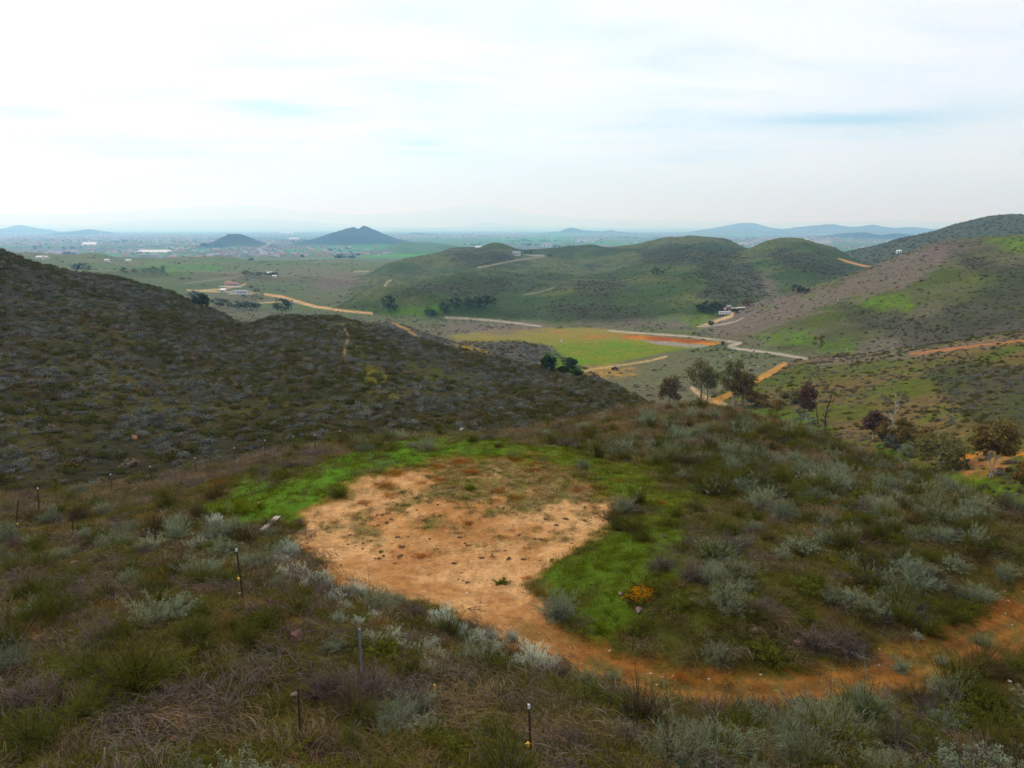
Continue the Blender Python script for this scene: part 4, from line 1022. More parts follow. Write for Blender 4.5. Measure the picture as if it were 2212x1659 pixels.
for kind, L in cand.items():
    L.sort(key=lambda q: -(q[3] / math.hypot(q[0], q[1])) - (100 if q[5] else 0))
    def seen(q):
        px, py, _ = project(np.array(q[0]), np.array(q[1]), np.array(q[2])); return -40 < px < 2250 and py < 1740
    big = [q for q in L if seen(q)][:LIMIT[kind]]; bigset = set(id(q) for q in big)
    for q in big:
        me = SH[kind][rng.integers(len(SH[kind]))]
        o = link(NAMES[kind][0], me, None, (q[0], q[1], q[2] - .03))
        o.scale = (q[3], q[3], q[4]); o.rotation_euler = (rng.normal(0, .1), rng.normal(0, .1), rng.uniform(0, 6.28)); o['tint'] = float(rng.random())
        wh = where(q[0], q[1], q[2]); hgt = 'large ' if q[3] > .85 else ('small ' if q[3] < .45 else '')
        tag(o, hgt + LOOK[kind] + ' ' + wh, NAMES[kind][1], LOOK[kind] + 's ' + wh)
    rest = [q for q in L if id(q) not in bigset and q[3] > .05]
    if rest:
        A_ = np.array([q[:5] for q in rest]); m_ = len(rest)
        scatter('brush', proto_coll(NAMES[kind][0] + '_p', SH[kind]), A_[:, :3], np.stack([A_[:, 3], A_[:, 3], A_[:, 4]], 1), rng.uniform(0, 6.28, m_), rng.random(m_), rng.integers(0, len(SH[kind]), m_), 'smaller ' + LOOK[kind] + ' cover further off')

# --- brush on the hillsides across the valley
HB = proto_coll('hill_brush', FAR['hillgrey'] + FAR['hillgreen'] + FAR['hillbrown'] + FAR['hillmauve'])     # 0-3 grey, 4-7 green, 8-10 brown, 11-13 mauve
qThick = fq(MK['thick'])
free = (1 - np.clip(qBare * 1.5, 0, 1)) * (1 - qMead)
def hillside(name, label, mask, dens, mixw, smin, smax_, hmul, pw=1.6):
    p, k = sample(np.where(mask, dens, 0) * free); n = len(p)
    if n == 0: return
    grp = rng.choice(4, n, p=np.array(mixw) / sum(mixw))
    # kinds gather in drifts
    dr = fbm(p[:, 0], p[:, 1], 22, 3, 505)
    grp = np.where((dr > .12) & (rng.random(n) < .55), 0, grp); grp = np.where((dr < -.15) & (rng.random(n) < .55), 1, grp)
    idx = np.select([grp == 0, grp == 1, grp == 2], [rng.integers(0, 4, n), rng.integers(4, 8, n), rng.integers(8, 11, n)], rng.integers(11, 14, n))
    s = smin + (smax_ - smin) * rng.random(n) ** pw
    S = np.stack([s * rng.uniform(.85, 1.25, n), s * rng.uniform(.85, 1.25, n), s * hmul * rng.uniform(.7, 1.2, n)], 1)
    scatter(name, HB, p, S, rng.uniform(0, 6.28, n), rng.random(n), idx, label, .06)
isl = lambda *a: np.isin(qL, a)
bare_ = smooth(.45, .15, qN3 + .3 * qN1)
hillside('hillside_brush', 'grey and dark green scrub covering the left hillside', isl(2), (.40 + .85 * smooth(-.25, .3, qN2 + .5 * qN1)) * (.6 + .4 * bare_), (.34, .48, .13, .05), .32, 1.5, .95, 2.2)
hillside('hillside_brush', 'dark olive scrub covering the upper ridge of the left hill', isl(1), (.35 + .7 * smooth(-.25, .3, qN2 + .5 * qN1)), (.18, .64, .13, .05), .34, 1.6, .95, 2.2)  # scrub mix kept darker here to paint in the back ridge's shade
hillside('hillside_brush', 'dark scrub on the low hills beyond the left hill', isl(3, 4), .22, (.45, .35, .08, .12), .6, 1.3, .8)
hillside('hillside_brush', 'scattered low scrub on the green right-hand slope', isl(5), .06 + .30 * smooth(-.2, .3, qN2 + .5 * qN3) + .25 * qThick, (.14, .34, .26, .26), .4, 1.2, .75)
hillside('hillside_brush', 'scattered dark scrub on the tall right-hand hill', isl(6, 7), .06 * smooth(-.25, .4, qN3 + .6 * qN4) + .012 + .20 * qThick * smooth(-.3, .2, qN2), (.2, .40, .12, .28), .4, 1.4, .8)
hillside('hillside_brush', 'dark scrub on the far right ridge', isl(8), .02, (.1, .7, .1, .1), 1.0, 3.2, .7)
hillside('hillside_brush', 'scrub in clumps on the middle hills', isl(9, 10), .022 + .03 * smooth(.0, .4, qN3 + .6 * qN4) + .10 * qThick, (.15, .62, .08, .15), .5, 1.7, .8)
hillside('hillside_brush', 'dark scrub on the low knoll above the meadow', isl(11), .075, (.1, .8, .05, .05), .7, 2.0, .7)
hillside('hillside_brush', 'sparse scrub on the rolling green country', isl(12), .0012 + .006 * smooth(.2, .5, qN3), (.1, .8, .05, .05), 1.0, 3.0, .7)
vb = (qL == 0) & (qR > 90) & (qR < 1500)
hillside('valley_brush', 'grey scrub on the valley floor', vb & (qR < 640), .10 * smooth(-.2, .35, qN2 + .6 * qN3), (.40, .28, .08, .24), .5, 1.5, .75)
hillside('valley_brush', 'sparse scrub on the far valley floor', vb & (qR >= 640), .003 + .01 * smooth(.15, .45, qN3), (.2, .6, .05, .15), .9, 2.6, .7)
# ------------------------------------------------------------------ trees
def tree_meshes(H, W, leaf, bark, seed, leaves=1500, lsize=.32, trunk_frac=.35, trunks=1, lobes=8, airy=.75, lean=0.0, squash=1.0, girth=.022):
    r = np.random.default_rng(seed); tb = PB(); cb = PB()
    ch = H * (1 - trunk_frac); cz = H * trunk_frac + ch * .5
    # lobes of the crown spread over an uneven ellipsoid
    c = []
    for i in range(lobes):
        a = i * 2.4 + r.uniform(-.4, .4); zz = -0.75 + 1.55 * (i + .5) / lobes
        rad = math.sqrt(max(0.05, 1 - zz * zz)) * r.uniform(.45, .8)
        c.append((math.cos(a) * rad * W / 2 + lean * H * (.5 + zz * .5), math.sin(a) * rad * W / 2, cz + zz * ch * .42 + r.normal(0, .03 * H)))
    c = np.array(c)
    for t in range(trunks):
        bx = (t - (trunks - 1) / 2) * .09 * H * (.6 if trunks > 1 else 0); k0 = np.argsort(c[:, 2])[-2 - t]
        top = c[k0]
        ts = np.linspace(0, 1, 7)
        P = np.stack([bx + (top[0] - bx) * ts ** 1.4 + .012 * H * np.sin(ts * 5 + t), (top[1]) * ts ** 1.4 + .01 * H * np.sin(ts * 4), top[2] * ts - .3 * (1 - ts)], 1)
        rad = H * girth * (1 - .78 * ts) / math.sqrt(trunks)
        tb.tube(P, rad, 0, 6)
        for i in range(lobes):
            if i % trunks != t: continue
            f = min(.95, max(.25, (c[i, 2] - .18 * H) / max(top[2], .1))) * .8
            s0 = np.array([np.interp(f, ts, P[:, q]) for q in range(3)])
            mid = (s0 + c[i]) / 2 + [0, 0, .04 * H]
            tb.tube([s0, mid, c[i]], [H * girth * .42, H * girth * .28, H * girth * .1], 0, 4)
    per = leaves // lobes
    for i in range(lobes):
        n = int(per * r.uniform(.7, 1.3)); sz = r.uniform(.75, 1.25)
        d = r.normal(size=(n, 3)); d /= np.linalg.norm(d, axis=1, keepdims=True)
        rad = (r.random(n) ** .55)
        p = c[i] + d * rad[:, None] * [W * .25 * sz, W * .25 * sz, ch * .20 * sz * squash]
        keep = r.random(n) < airy + .3 * (np.sin(p[:, 0] * 3 + p[:, 2] * 2.3 + seed) > -.2)
        p = p[keep]; d = d[keep]
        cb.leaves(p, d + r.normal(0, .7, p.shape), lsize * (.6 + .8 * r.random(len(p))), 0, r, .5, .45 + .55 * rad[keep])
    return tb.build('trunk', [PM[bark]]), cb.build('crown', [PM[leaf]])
def tree(name, label, base, top_y, wpx, leaf, bark, seed, group=None, rmin=60, **kw):
    q = hit(base[0], base[1], rmin); L = q.length
    H = (base[1] - top_y) / FP * L * 1.03; W = wpx / FP * L * 1.18
    a, b = tree_meshes(H, W, leaf, bark, seed, **kw)
    e = empty(name, (q.x, q.y, q.z - .05)); tag(e, label, 'tree', group)
    link('trunk', a, e); o = link('crown', b, e); o['tint'] = random.random() * .6 + .2
    return e
G1 = 'eucalyptus trees along the dirt road in the gully'
tree('eucalyptus_tree', 'tall broad grey-green eucalyptus, first of the row left of the orange dirt road', (1514, 862), 776, 50, 'euca', 'bark', 1, G1, leaves=2200, lsize=.36, airy=.6, trunk_frac=.22)
tree('eucalyptus_tree', 'shorter grey-green eucalyptus with a thin trunk right beside the tall broad one', (1528, 866), 793, 38, 'euca', 'bark', 2, G1, leaves=1600, lsize=.34, airy=.6, trunk_frac=.34)
tree('eucalyptus_tree', 'tallest olive-brown eucalyptus with a pale trunk where the two dirt roads meet', (1581, 884), 780, 48, 'euca', 'pale', 3, G1, leaves=2400, lsize=.36, airy=.65, trunk_frac=.28, lobes=10)
tree('eucalyptus_tree', 'rust-tinged dark eucalyptus right of the road junction', (1603, 884), 802, 42, 'eucared', 'bark', 4, G1, leaves=2200, lsize=.34, airy=.7, trunk_frac=.22)
tree('small_tree', 'low brown bushy tree right of the rust-tinged eucalyptus', (1634, 880), 846, 44, 'eucared', 'bark', 5, None, leaves=1400, lsize=.3, trunk_frac=.08, lobes=7)
tree('small_tree', 'rounded olive-gold tree beside the purple-red tree', (1709, 874), 844, 32, 'euca', 'bark', 6, None, leaves=1100, lsize=.28, trunk_frac=.15, lobes=6)
tree('purple_tree', 'tall narrow purple-red tree with two thin pale trunks', (1740, 915), 828, 28, 'purple', 'pale', 7, None, girth=.011, leaves=1900, lsize=.28, trunk_frac=.27, lobes=9, trunks=2)
tree('small_tree', 'brown scrubby tree in the gully left of the purple-red tree', (1668, 886), 862, 42, 'eucared', 'bark', 71, None, leaves=1000, lsize=.26, trunk_frac=.05, lobes=6)
tree('red_brown_tree', 'reddish-brown leafy tree left of the eucalyptus row', (1446, 876), 811, 38, 'eucared', 'bark', 8, None, leaves=1900, lsize=.34, trunk_frac=.12, lobes=9)
tree('thin_tree', 'thin airy reddish tree on the green slope across the road', (1767, 770), 727, 20, 'eucared', 'pale', 9, None, leaves=500, lsize=.34, trunk_frac=.4, lobes=6, airy=.5, rmin=200)
tree('purple_tree', 'small tree with a purple-red top and dark green skirt in the gully', (1885, 949), 888, 36, 'purple', 'pale', 10, None, leaves=1700, lsize=.26, trunk_frac=.2, lobes=8)
tree('orange_brown_tree', 'pointed orange-brown tree in the thicket below the knoll', (1947, 968), 904, 24, 'eucared', 'bark', 11, None, leaves=1300, lsize=.24, trunk_frac=.08, lobes=8)
tree('small_tree', 'wide brown-olive tree in the middle of the thicket', (1973, 970), 922, 58, 'eucared', 'bark', 12, None, leaves=1900, lsize=.24, trunk_frac=.06, lobes=10)
tree('small_tree', 'orange-brown bushy tree at the left of the thicket', (1912, 962), 916, 32, 'eucared', 'bark', 13, None, leaves=1200, lsize=.22, trunk_frac=.06, lobes=7)
tree('grey_bush', 'grey-blue bush in front of the thicket', (1928, 973), 943, 32, 'hillgrey', 'bark', 14, None, leaves=1200, lsize=.16, trunk_frac=.02, lobes=8)
tree('grey_bush', 'grey-green low bush between the thicket and the olive tree', (1962, 985), 962, 40, 'sage', 'bark', 141, None, leaves=1000, lsize=.16, trunk_frac=.02, lobes=8)
tree('olive_tree', 'spreading olive-green tree with a short pale trunk near the knoll edge', (2029, 1014), 947, 92, 'euca', 'pale', 15, None, leaves=2600, lsize=.24, trunk_frac=.14, lobes=13)
tree('orange_brown_tree', 'orange-brown tree with two slender pale trunks by the dirt patch', (2140, 1032), 923, 68, 'eucared', 'pale', 16, None, girth=.013, leaves=3000, lsize=.24, trunk_frac=.30, trunks=2, lobes=11)
tree('small_tree', 'brown bush-like tree at the right edge of the picture', (2212, 1055), 1006, 44, 'eucared', 'bark', 17, None, leaves=1500, lsize=.2, trunk_frac=.05, lobes=8)
G2 = 'dark trees on the valley floor'
tree('round_tree', 'dark green round tree left of the lone pine-dark tree by the meadow', (1184, 799), 765, 27, 'dark', 'bark', 20, G2, leaves=900, lsize=.42, trunk_frac=.08, rmin=150)
tree('round_tree', 'very dark pointed tree at the near corner of the meadow', (1234, 802), 771, 25, 'dark', 'char', 21, G2, leaves=1000, lsize=.40, trunk_frac=.06, rmin=150)
tree('leafy_bush', 'light green bush at the foot of the very dark pointed tree', (1218, 806), 790, 24, 'dark', 'bark', 22, None, leaves=500, lsize=.34, trunk_frac=.04, rmin=150)
tree('leafy_bush', 'green bush right of the very dark pointed tree', (1246, 812), 796, 24, 'dark', 'bark', 23, None, leaves=500, lsize=.34, trunk_frac=.04, rmin=150)
for i, (lb, b, ty, w) in enumerate((('large dark tree at the end of the pale curved road', (840, 675), 637, 36), ('round dark tree by the green strip in mid valley', (959, 679), 652, 20), ('low bushy green tree left of the round valley tree', (931, 682), 668, 24),
      ('loose tall tree behind the round valley tree', (984, 668), 637, 24), ('first tree of the grove below the middle hills', (1012, 668), 642, 22), ('second, thinner tree of the grove below the middle hills', (1030, 665), 640, 20), ('third and broadest tree of the grove below the middle hills', (1047, 663), 637, 26), ('last tree of the grove below the middle hills', (1062, 661), 639, 20),
      ('single dark tree on the slope of the middle hills', (1416, 596), 578, 17), ('small dark bush right of the single tree on the middle hills', (1430, 592), 584, 9),
      ('big round tree beside the bend of the pale road', (608, 678), 645, 34), ('dark round tree at the left end of the hedge in the valley', (472, 665), 644, 28), ('smaller round tree between the dark tree and the hedge', (493, 666), 650, 14),
      ('first dark tree of the hedge row', (511, 668), 652, 22), ('second dark tree of the hedge row', (526, 668), 653, 20), ('third dark tree of the hedge row', (541, 668), 653, 20), ('fourth dark tree of the hedge row', (554, 667), 654, 18),
      ('dark tree half hidden by the left hill', (437, 662), 636, 26), ('grey-green tree behind the left hill crest', (420, 650), 628, 24),
      ('dark tree left of the house with the red roof', (533, 597), 584, 20), ('dark bush in the line behind the red roofed house', (556, 596), 588, 22), ('farther bush in the line behind the red roofed house', (585, 596), 588, 26),
      ('small bush beside the white house', (553, 634), 624, 13), ('first dark tree in the green rolling field', (267, 590), 578, 16), ('second dark tree in the green rolling field', (290, 590), 580, 14), ('third dark tree in the green rolling field', (312, 590), 579, 14), ('fourth dark tree in the green rolling field', (330, 591), 577, 18), ('tallest dark tree at the end of the field row', (350, 591), 575, 18),
      ('broad dark thicket tree on the rolling country far left', (178, 587), 570, 36),
      ('large dark tree standing over the white trailer', (1528, 676), 651, 30), ('dark tree touching the white trailer', (1550, 683), 652, 30), ('low dark tree left of the trailer trees', (1514, 672), 656, 20), ('round bush beside the track to the trailer', (1535, 704), 694, 11), ('dark shrub-like tree right of the trailer', (1589, 678), 666, 14),
      ('reddish bare-looking tree behind the trailer sheds', (1613, 664), 648, 16), ('dark tree at the fold of the tall right-hand hill', (1720, 634), 615, 18), ('second darker tree at the fold of the tall right-hand hill', (1739, 632), 622, 18),
      ('first tree beside the white house on the ridge', (1135, 551), 540, 8), ('second tree beside the white house on the ridge', (1146, 551), 539, 9), ('round tree at the right end of the ridge house', (1187, 557), 547, 9))):
    leaf = 'eucared' if 'reddish' in lb else 'fargreen'
    tree('valley_tree', lb, b, ty, w, leaf, 'char', 40 + i, G2, leaves=420, lsize=max(.4, w / FP * 700 * .075) * .8, trunk_frac=.08, lobes=7, rmin=260, airy=.8)
def palm(label, base, top_y, seed):
    q = hit(base[0], base[1], 400); H = (base[1] - top_y) / FP * q.length
    e = empty('palm_tree', q); tag(e, label, 'palm tree')
    t = PB(); t.tube([(0, 0, -.3), (.15, 0, H * .5), (.05, .1, H * .95)], [.34, .26, .24], 0, 6); link('trunk', t.build('trunk', [PM['bark']]), e)
    c = PB(); r = np.random.default_rng(seed); d = hemi(r, 46, -.35, .9)
    c.blades(np.tile([[.05, .1, H * .95]], (46, 1)), d, r.uniform(1.6, 2.6, 46), np.full(46, .55), .35, 3, 0, r, .2, .5, 1)
    link('crown', c.build('crown', [PM['fargreen']]), e)
palm('tall thin palm standing above the hedge row', (526, 658), 639, 1)
palm('palm beside the white house', (543, 634), 620, 2)
def dead_tree(label, base, top, seed, mat, spread, nb):
    q = hit(*base, 60); L = q.length; H = (base[1] - top[1]) / FP * L * 1.03; dx = (top[0] - base[0]) / FP * L
    r = np.random.default_rng(seed); b = PB(); ts = np.linspace(0, 1, 7)
    P = np.stack([dx * ts ** 1.3 + .02 * H * np.sin(ts * 6 + seed), .03 * H * np.sin(ts * 4), H * ts - .1], 1)
    b.tube(P, H * .016 * (1 - .8 * ts) + .02, 0, 6)
    for i in range(nb):
        f = r.uniform(.3, .95); s0 = np.array([np.interp(f, ts, P[:, k]) for k in range(3)]); a = r.uniform(0, 6.28); l = H * spread * r.uniform(.4, 1) * (1.2 - f)
        e1 = s0 + np.array([math.cos(a) * l * .6, math.sin(a) * l * .6, l * .45]); e2 = e1 + np.array([math.cos(a + .4) * l * .5, math.sin(a + .4) * l * .5, l * .4])
        b.tube([s0, e1, e2], [H * .006 + .015, H * .004 + .012, .012], 0, 4)
        b.tube([e1, e1 + np.array([math.cos(a - .9) * l * .4, math.sin(a - .9) * l * .4, l * .3])], [.02, .01], 0, 4)
    o = link('dead_tree', b.build('dead_tree', [PM[mat]]), None, q); tag(o, label, 'tree')
dead_tree('leafless blackened trunk right of the purple-red tree', (1768, 926), (1760, 878), 1, 'char', .3, 7)
dead_tree('taller leafless dark trunk with forked top by the gully', (1781, 932), (1788, 853), 2, 'char', .28, 9)
dead_tree('pale leafless tree with spreading bare branches over the thicket', (1931, 945), (1925, 860), 3, 'pale', .42, 12)

# ------------------------------------------------------------------ buildings, vehicle and other made things
def flat(name, c, rough=.8, spec=.2, n=(0, 0)):
    m, g, b = new_mat(name, rough, spec)
    if n[0]:
        geo = g.add('ShaderNodeNewGeometry'); a = g.noise(geo.outputs['Position'], n[0], 5, .6)
        f = g.maprange(a, .3, .7, 1 - n[1], 1 + n[1]); v = g.vmath('SCALE', (c[0], c[1], c[2])); g.put(v.inputs['Scale'], f)
        g.l.new(v.outputs[0], b.inputs['Base Color'])
    else: b.inputs['Base Color'].default_value = (*c, 1)
    return m
HM = {'white': flat('white_wall_paint', (.52, .51, .48), n=(.8, .08)), 'stucco': flat('pink_stucco', (.45, .32, .25), n=(.9, .1)), 'tile': flat('terracotta_tile', (.24, .125, .085), n=(1.2, .25)), 'greyroof': flat('grey_shingle', (.22, .22, .23), n=(1.0, .2)),
      'glass': flat('dark_window_glass', (.03, .04, .05), .1, .5), 'slab': flat('pale_concrete', (.55, .52, .47), n=(.7, .1)), 'metal': flat('white_metal_sheet', (.66, .67, .68), .45, .4), 'dark': flat('dark_painted_metal', (.035, .038, .045), .5, .4), 'wood': flat('weathered_wood', (.30, .24, .18), n=(3, .25)),
      'rubber': flat('black_rubber', (.02, .02, .02)), 'rust': flat('rusty_steel_post', (.060, .034, .022), .8, .2, (9, .4)), 'cap': flat('white_post_paint', (.55, .54, .51)), 'yellow': flat('yellow_plastic', (.80, .42, .02), .5, .4), 'steel': flat('galvanised_steel', (.13, .145, .165), .5, .5, (14, .2)),
      'redrock': flat('red_rock', (.20, .080, .048), .9, .15, (7, .4)), 'pinkrock': flat('pinkish_rock', (.17, .115, .088), .9, .15, (6, .3)), 'greyrock': flat('grey_rock', (.20, .18, .165), .9, .15, (6, .3)), 'darkrock': flat('dark_red_rock', (.115, .055, .042), .9, .15, (6, .35)), 'palerock': flat('pale_rock', (.50, .42, .32), .9, .15, (2, .25)), 'orange': flat('orange_rock', (.26, .125, .055), .9, .15, (2, .3)),
      'clod': flat('dark_clod', (.095, .050, .026), .95, .05, (18, .4))}
class BX:
    def __init__(self): self.bm = bmesh.new()
    def box(self, c, s, rz=0.0):
        m = Matrix.Translation(c) @ Matrix.Rotation(rz, 4, 'Z') @ Matrix.Diagonal((s[0], s[1], s[2], 1))
        bmesh.ops.create_cube(self.bm, size=1.0, matrix=m); return self
    def gable(self, c, s, over=.4, hip=0.0):
        """roof: c = centre of its base, s = length, width, rise; ridge along x"""
        l, w, h = s[0] / 2 + over, s[1] / 2 + over, s[2]; t = .18
        top = [(-l + hip, 0, h), (l - hip, 0, h)]
        P = [(-l, -w, 0), (l, -w, 0), (l, w, 0), (-l, w, 0)]
        vs = [self.bm.verts.new(Vector(c) + Vector(p)) for p in P + top] + [self.bm.verts.new(Vector(c) + Vector(p) - Vector((0, 0, t))) for p in P]
        for f in ((0, 1, 5, 4), (2, 3, 4, 5), (1, 2, 5), (3, 0, 4), (6, 9, 8, 7), (0, 6, 7, 1), (1, 7, 8, 2), (2, 8, 9, 3), (3, 9, 6, 0)): self.bm.faces.new([vs[i] for i in f])
        return self
    def cyl(self, c, r, d, axis='Z', seg=14):
        rot = {'Z': Matrix.Identity(4), 'X': Matrix.Rotation(R(90), 4, 'Y'), 'Y': Matrix.Rotation(R(90), 4, 'X')}[axis]
        bmesh.ops.create_cone(self.bm, cap_ends=True, segments=seg, radius1=r, radius2=r, depth=d, matrix=Matrix.Translation(c) @ rot); return self
    def build(self, name, mat, parent=None, bevel=0.0, loc=(0, 0, 0)):
        if bevel: bmesh.ops.bevel(self.bm, geom=self.bm.edges[:], offset=bevel, segments=2, affect='EDGES')
        bmesh.ops.recalc_face_normals(self.bm, faces=self.bm.faces)
        me = bpy.data.meshes.new(name); self.bm.to_mesh(me); self.bm.free(); me.materials.append(HM[mat])
        return link(name, me, parent, loc)
def low_pt(px, py, rmin, rad):
    q = hit(px, py, rmin); q.z = min(ground_z(q.x + a, q.y + b) for a in (-rad, 0, rad) for b in (-rad, 0, rad)) + .1; return q

# the tile-roofed villa
q = hit(500, 617, 500); v = empty('villa', q, R(-8)); v.scale = (.72, .72, .62); tag(v, 'villa with terracotta tiled roofs on a terrace above the pale road', 'house')
BX().box((0, 0, 1.0), (16, 11, 5)).box((-7, 3, 2.2), (7, 9, 7.4)).box((9, -1.5, .8), (7, 8, 4.6)).build('wall', 'stucco', v)
BX().gable((0, 0, 3.55), (16, 11, 3.0), .7, 4).build('roof', 'tile', v); BX().gable((-7, 3, 5.95), (7, 9, 2.4), .6, 3).build('roof', 'tile', v); BX().gable((9, -1.5, 3.15), (7, 8, 2.2), .6, 2.5).build('roof', 'tile', v)
for x, y, z, w_ in ((-3.5, -5.53, 1.9, 1.6), (0, -5.53, 1.9, 2.2), (3.5, -5.53, 1.9, 1.6), (-8.8, -1.53, 3.8, 1.6), (8, -5.53, 1.5, 1.6), (10.8, -5.53, 1.5, 1.4)): BX().box((x, y, z), (w_, .12, 1.5)).build('window', 'glass', v)
BX().box((-3, 2, 6.6), (1, 1, 2.6)).build('chimney', 'stucco', v)
BX().box((3, -9.5, -1.0), (32, 6, 1.9)).build('terrace', 'slab', v)
q = hit(520, 634, 450); v = empty('white_house', q, R(4)); v.scale = (.75, .75, .7); tag(v, 'long low white house with a grey roof below the villa', 'house')
BX().box((0, 0, 1.2), (20, 8, 4.4)).box((-8, -2, .9), (6, 7, 3.8)).build('wall', 'white', v)
BX().gable((0, 0, 3.45), (20, 8, 1.6), .6, 3).build('roof', 'greyroof', v); BX().gable((-8, -2, 2.85), (6, 7, 1.2), .5, 2).build('roof', 'greyroof', v)
for x in (-2, 1, 4, 7): BX().box((x, -4.06, 1.6), (1.6, .12, 1.6)).build('window', 'glass', v)
for x in (-3.4, -.4, 2.6, 5.6, 8.8): BX().box((x, -5.4, 1.3), (.3, .3, 3.6)).build('porch_post', 'white', v)
BX().box((1, -6, -.8), (30, 5, 1.4)).build('patio', 'slab', v)
# house on the ridge
q = hit(1116, 552.5, 900); v = empty('ridge_house', (q.x, q.y, q.z + .5), R(-5)); tag(v, 'white house standing on the ridge of the middle hills', 'house')
BX().box((0, 0, 1.6), (11, 8, 5)).build('wall', 'white', v); BX().gable((0, 0, 4.15), (11, 8, 2.2), .5).build('roof', 'greyroof', v)
for x in (-3, 0, 3): BX().box((x, -4.06, 2), (1.5, .12, 1.5)).build('window', 'glass', v)
q = hit(1152, 553.5, 900); BX().box((0, 0, .6), (34, .6, 2.6)).build('retaining_wall', 'white', None, loc=(q.x, q.y - 2, q.z + .4)); tag(bpy.data.objects['retaining_wall'], 'long white retaining wall right of the ridge house', 'wall')
def shed(label, px, py, s, rmin, wall, roof, rz=0.0, name='shed', flatroof=False):
    q = hit(px, py, rmin); v = empty(name, q, rz); tag(v, label, 'shed' if name == 'shed' else 'building')
    BX().box((0, 0, s[2] / 2 - .3), (s[0], s[1], s[2] + .6)).build('wall', wall, v)
    if flatroof: BX().box((0, 0, s[2] + .12), (s[0] + .8, s[1] + .8, .22)).build('roof', roof, v)
    else: BX().gable((0, 0, s[2] + .05 + .18), (s[0], s[1], s[1] * .28), .35).build('roof', roof, v)
    BX().box((-s[0] * .2, -s[1] / 2 - .05, s[2] * .42), (max(.9, s[0] * .12), .08, s[2] * .8)).build('door', 'dark', v)
    BX().box((s[0] * .22, -s[1] / 2 - .05, s[2] * .6), (max(.9, s[0] * .16), .08, s[2] * .35)).build('window', 'glass', v)
shed('pinkish box-like cabin behind the white trailer', 1571, 672, (3.8, 3.4, 3.0), 380, 'stucco', 'greyroof', .2)
shed('low white-roofed shelter right of the pinkish cabin', 1588, 671, (4.5, 3, 1.6), 380, 'wood', 'slab', .1, flatroof=True)
shed('farthest small pale-roofed shelter above the trailer', 1602, 669, (4, 2.6, 1.3), 380, 'wood', 'slab', .1, flatroof=True)
shed('small white shed alone on the far right ridge', 1941, 547, (5.5, 4, 3), 800, 'white', 'metal')
shed('small white shed in the bushes behind the villa', 584, 593.5, (7, 4, 2.4), 700, 'white', 'metal')
shed('second small white shed behind the villa', 593, 600, (4, 3, 2.2), 650, 'white', 'metal')
shed('tiny white hut left of the white house', 483, 632, (4.5, 3.5, 2.6), 500, 'white', 'metal')
for i, (lb, px, py, s) in enumerate((('left of two white buildings on the rolling hill far left', 87, 560, (8, 6, 2.6)), ('right of two white buildings on the rolling hill far left', 100, 559, (6, 5, 2.4)), ('lone white building at the rolling hill crest', 232, 566, (6, 5, 2.4)), ('white building near the road at the end of the rolling hills', 278, 566, (7, 5, 2.4)))):
    shed(lb, px, py, s, 800, 'slab', 'slab', 0, 'farm_building')
for i, (lb, px, py, s) in enumerate((('very long white-roofed warehouse at the edge of the far plain', 336, 547, (115, 30, 4)), ('white building among the far houses left of the dark butte', 196, 532, (70, 40, 9)), ('bright white hall on the plain below the middle ridge', 1034, 538, (28, 20, 8)), ('wide pale hall far out on the plain', 1104, 513, (160, 60, 12)), ('long pale hall in front of the small twin buttes', 1264, 523, (120, 40, 10)),
        ('pale hall in the middle of the plain', 1180, 533, (50, 30, 8)), ('white hall on the plain at the far right', 1728, 523, (100, 40, 9)), ('low white hall by the foot of the large butte', 636, 518, (70, 30, 8)), ('pale hall farthest out on the plain', 1042, 505, (240, 80, 12)), ('white hall behind the dark butte', 620, 505, (200, 80, 12)))):
    shed(lb, px, py, s, 1700, 'slab', 'greyroof' if i in (3, 4, 5, 8) else 'slab', 0, 'warehouse')
# travel trailer
q = hit(1565, 681.5, 400); v = empty('travel_trailer', q, R(-6)); v.scale = (.85, .85, .85); tag(v, 'white travel trailer parked under the dark trees', 'trailer')
BX().box((0, 0, 1.95), (8.6, 2.5, 2.5)).build('body', 'metal', v, .18)
for x in (-3.1, -1.2, 1.4, 3.2): BX().box((x, -1.27, 2.3), (1.0, .05, .75)).build('window', 'glass', v)
BX().box((.2, -1.27, 1.75), (.75, .05, 1.8)).build('door', 'slab', v); BX().box((0, -1.265, 1.05), (8.2, .03, .22)).build('stripe', 'dark', v)
for x in (-.6, .5):
    for y in (-1.05, 1.05): BX().cyl((x, y, .36), .36, .25, 'Y').build('wheel', 'rubber', v)
BX().box((-5.0, 0, .65), (1.6, .2, .15)).build('hitch', 'dark', v)
# utility vehicle at the near track, tanks and markers
q = hit(1328, 799, 250); v = empty('utility_vehicle', q, R(20)); tag(v, 'small black utility vehicle parked on the bare patch beside the meadow', 'vehicle')
BX().box((0, 0, .75), (2.7, 1.35, .5)).box((-.85, 0, 1.05), (.9, 1.3, .35)).build('body', 'dark', v, .06); BX().box((.1, 0, 1.95), (1.6, 1.3, .08)).build('canopy', 'dark', v)
for x in (-.6, .8):
    for y in (-.6, .6): BX().box((x, y, 1.45), (.07, .07, .95)).build('roll_bar', 'dark', v)
for x in (-.9, .95):
    for y in (-.68, .68): BX().cyl((x, y, .35), .35, .28, 'Y').build('wheel', 'rubber', v)
BX().box((.1, 0, 1.12), (.5, 1.1, .5)).build('seat', 'rubber', v)
def tank(label, px, py, r_, h, mat, rmin):
    q = hit(px, py, rmin); v = empty('water_tank', q); tag(v, label, 'tank')
    BX().cyl((0, 0, h / 2 - .1), r_, h + .2, seg=20).build('body', mat, v); BX().cyl((0, 0, h + .1), r_ * .8, .2, seg=20).cyl((0, 0, h + .28), r_ * .25, .16, seg=12).build('lid', mat, v)
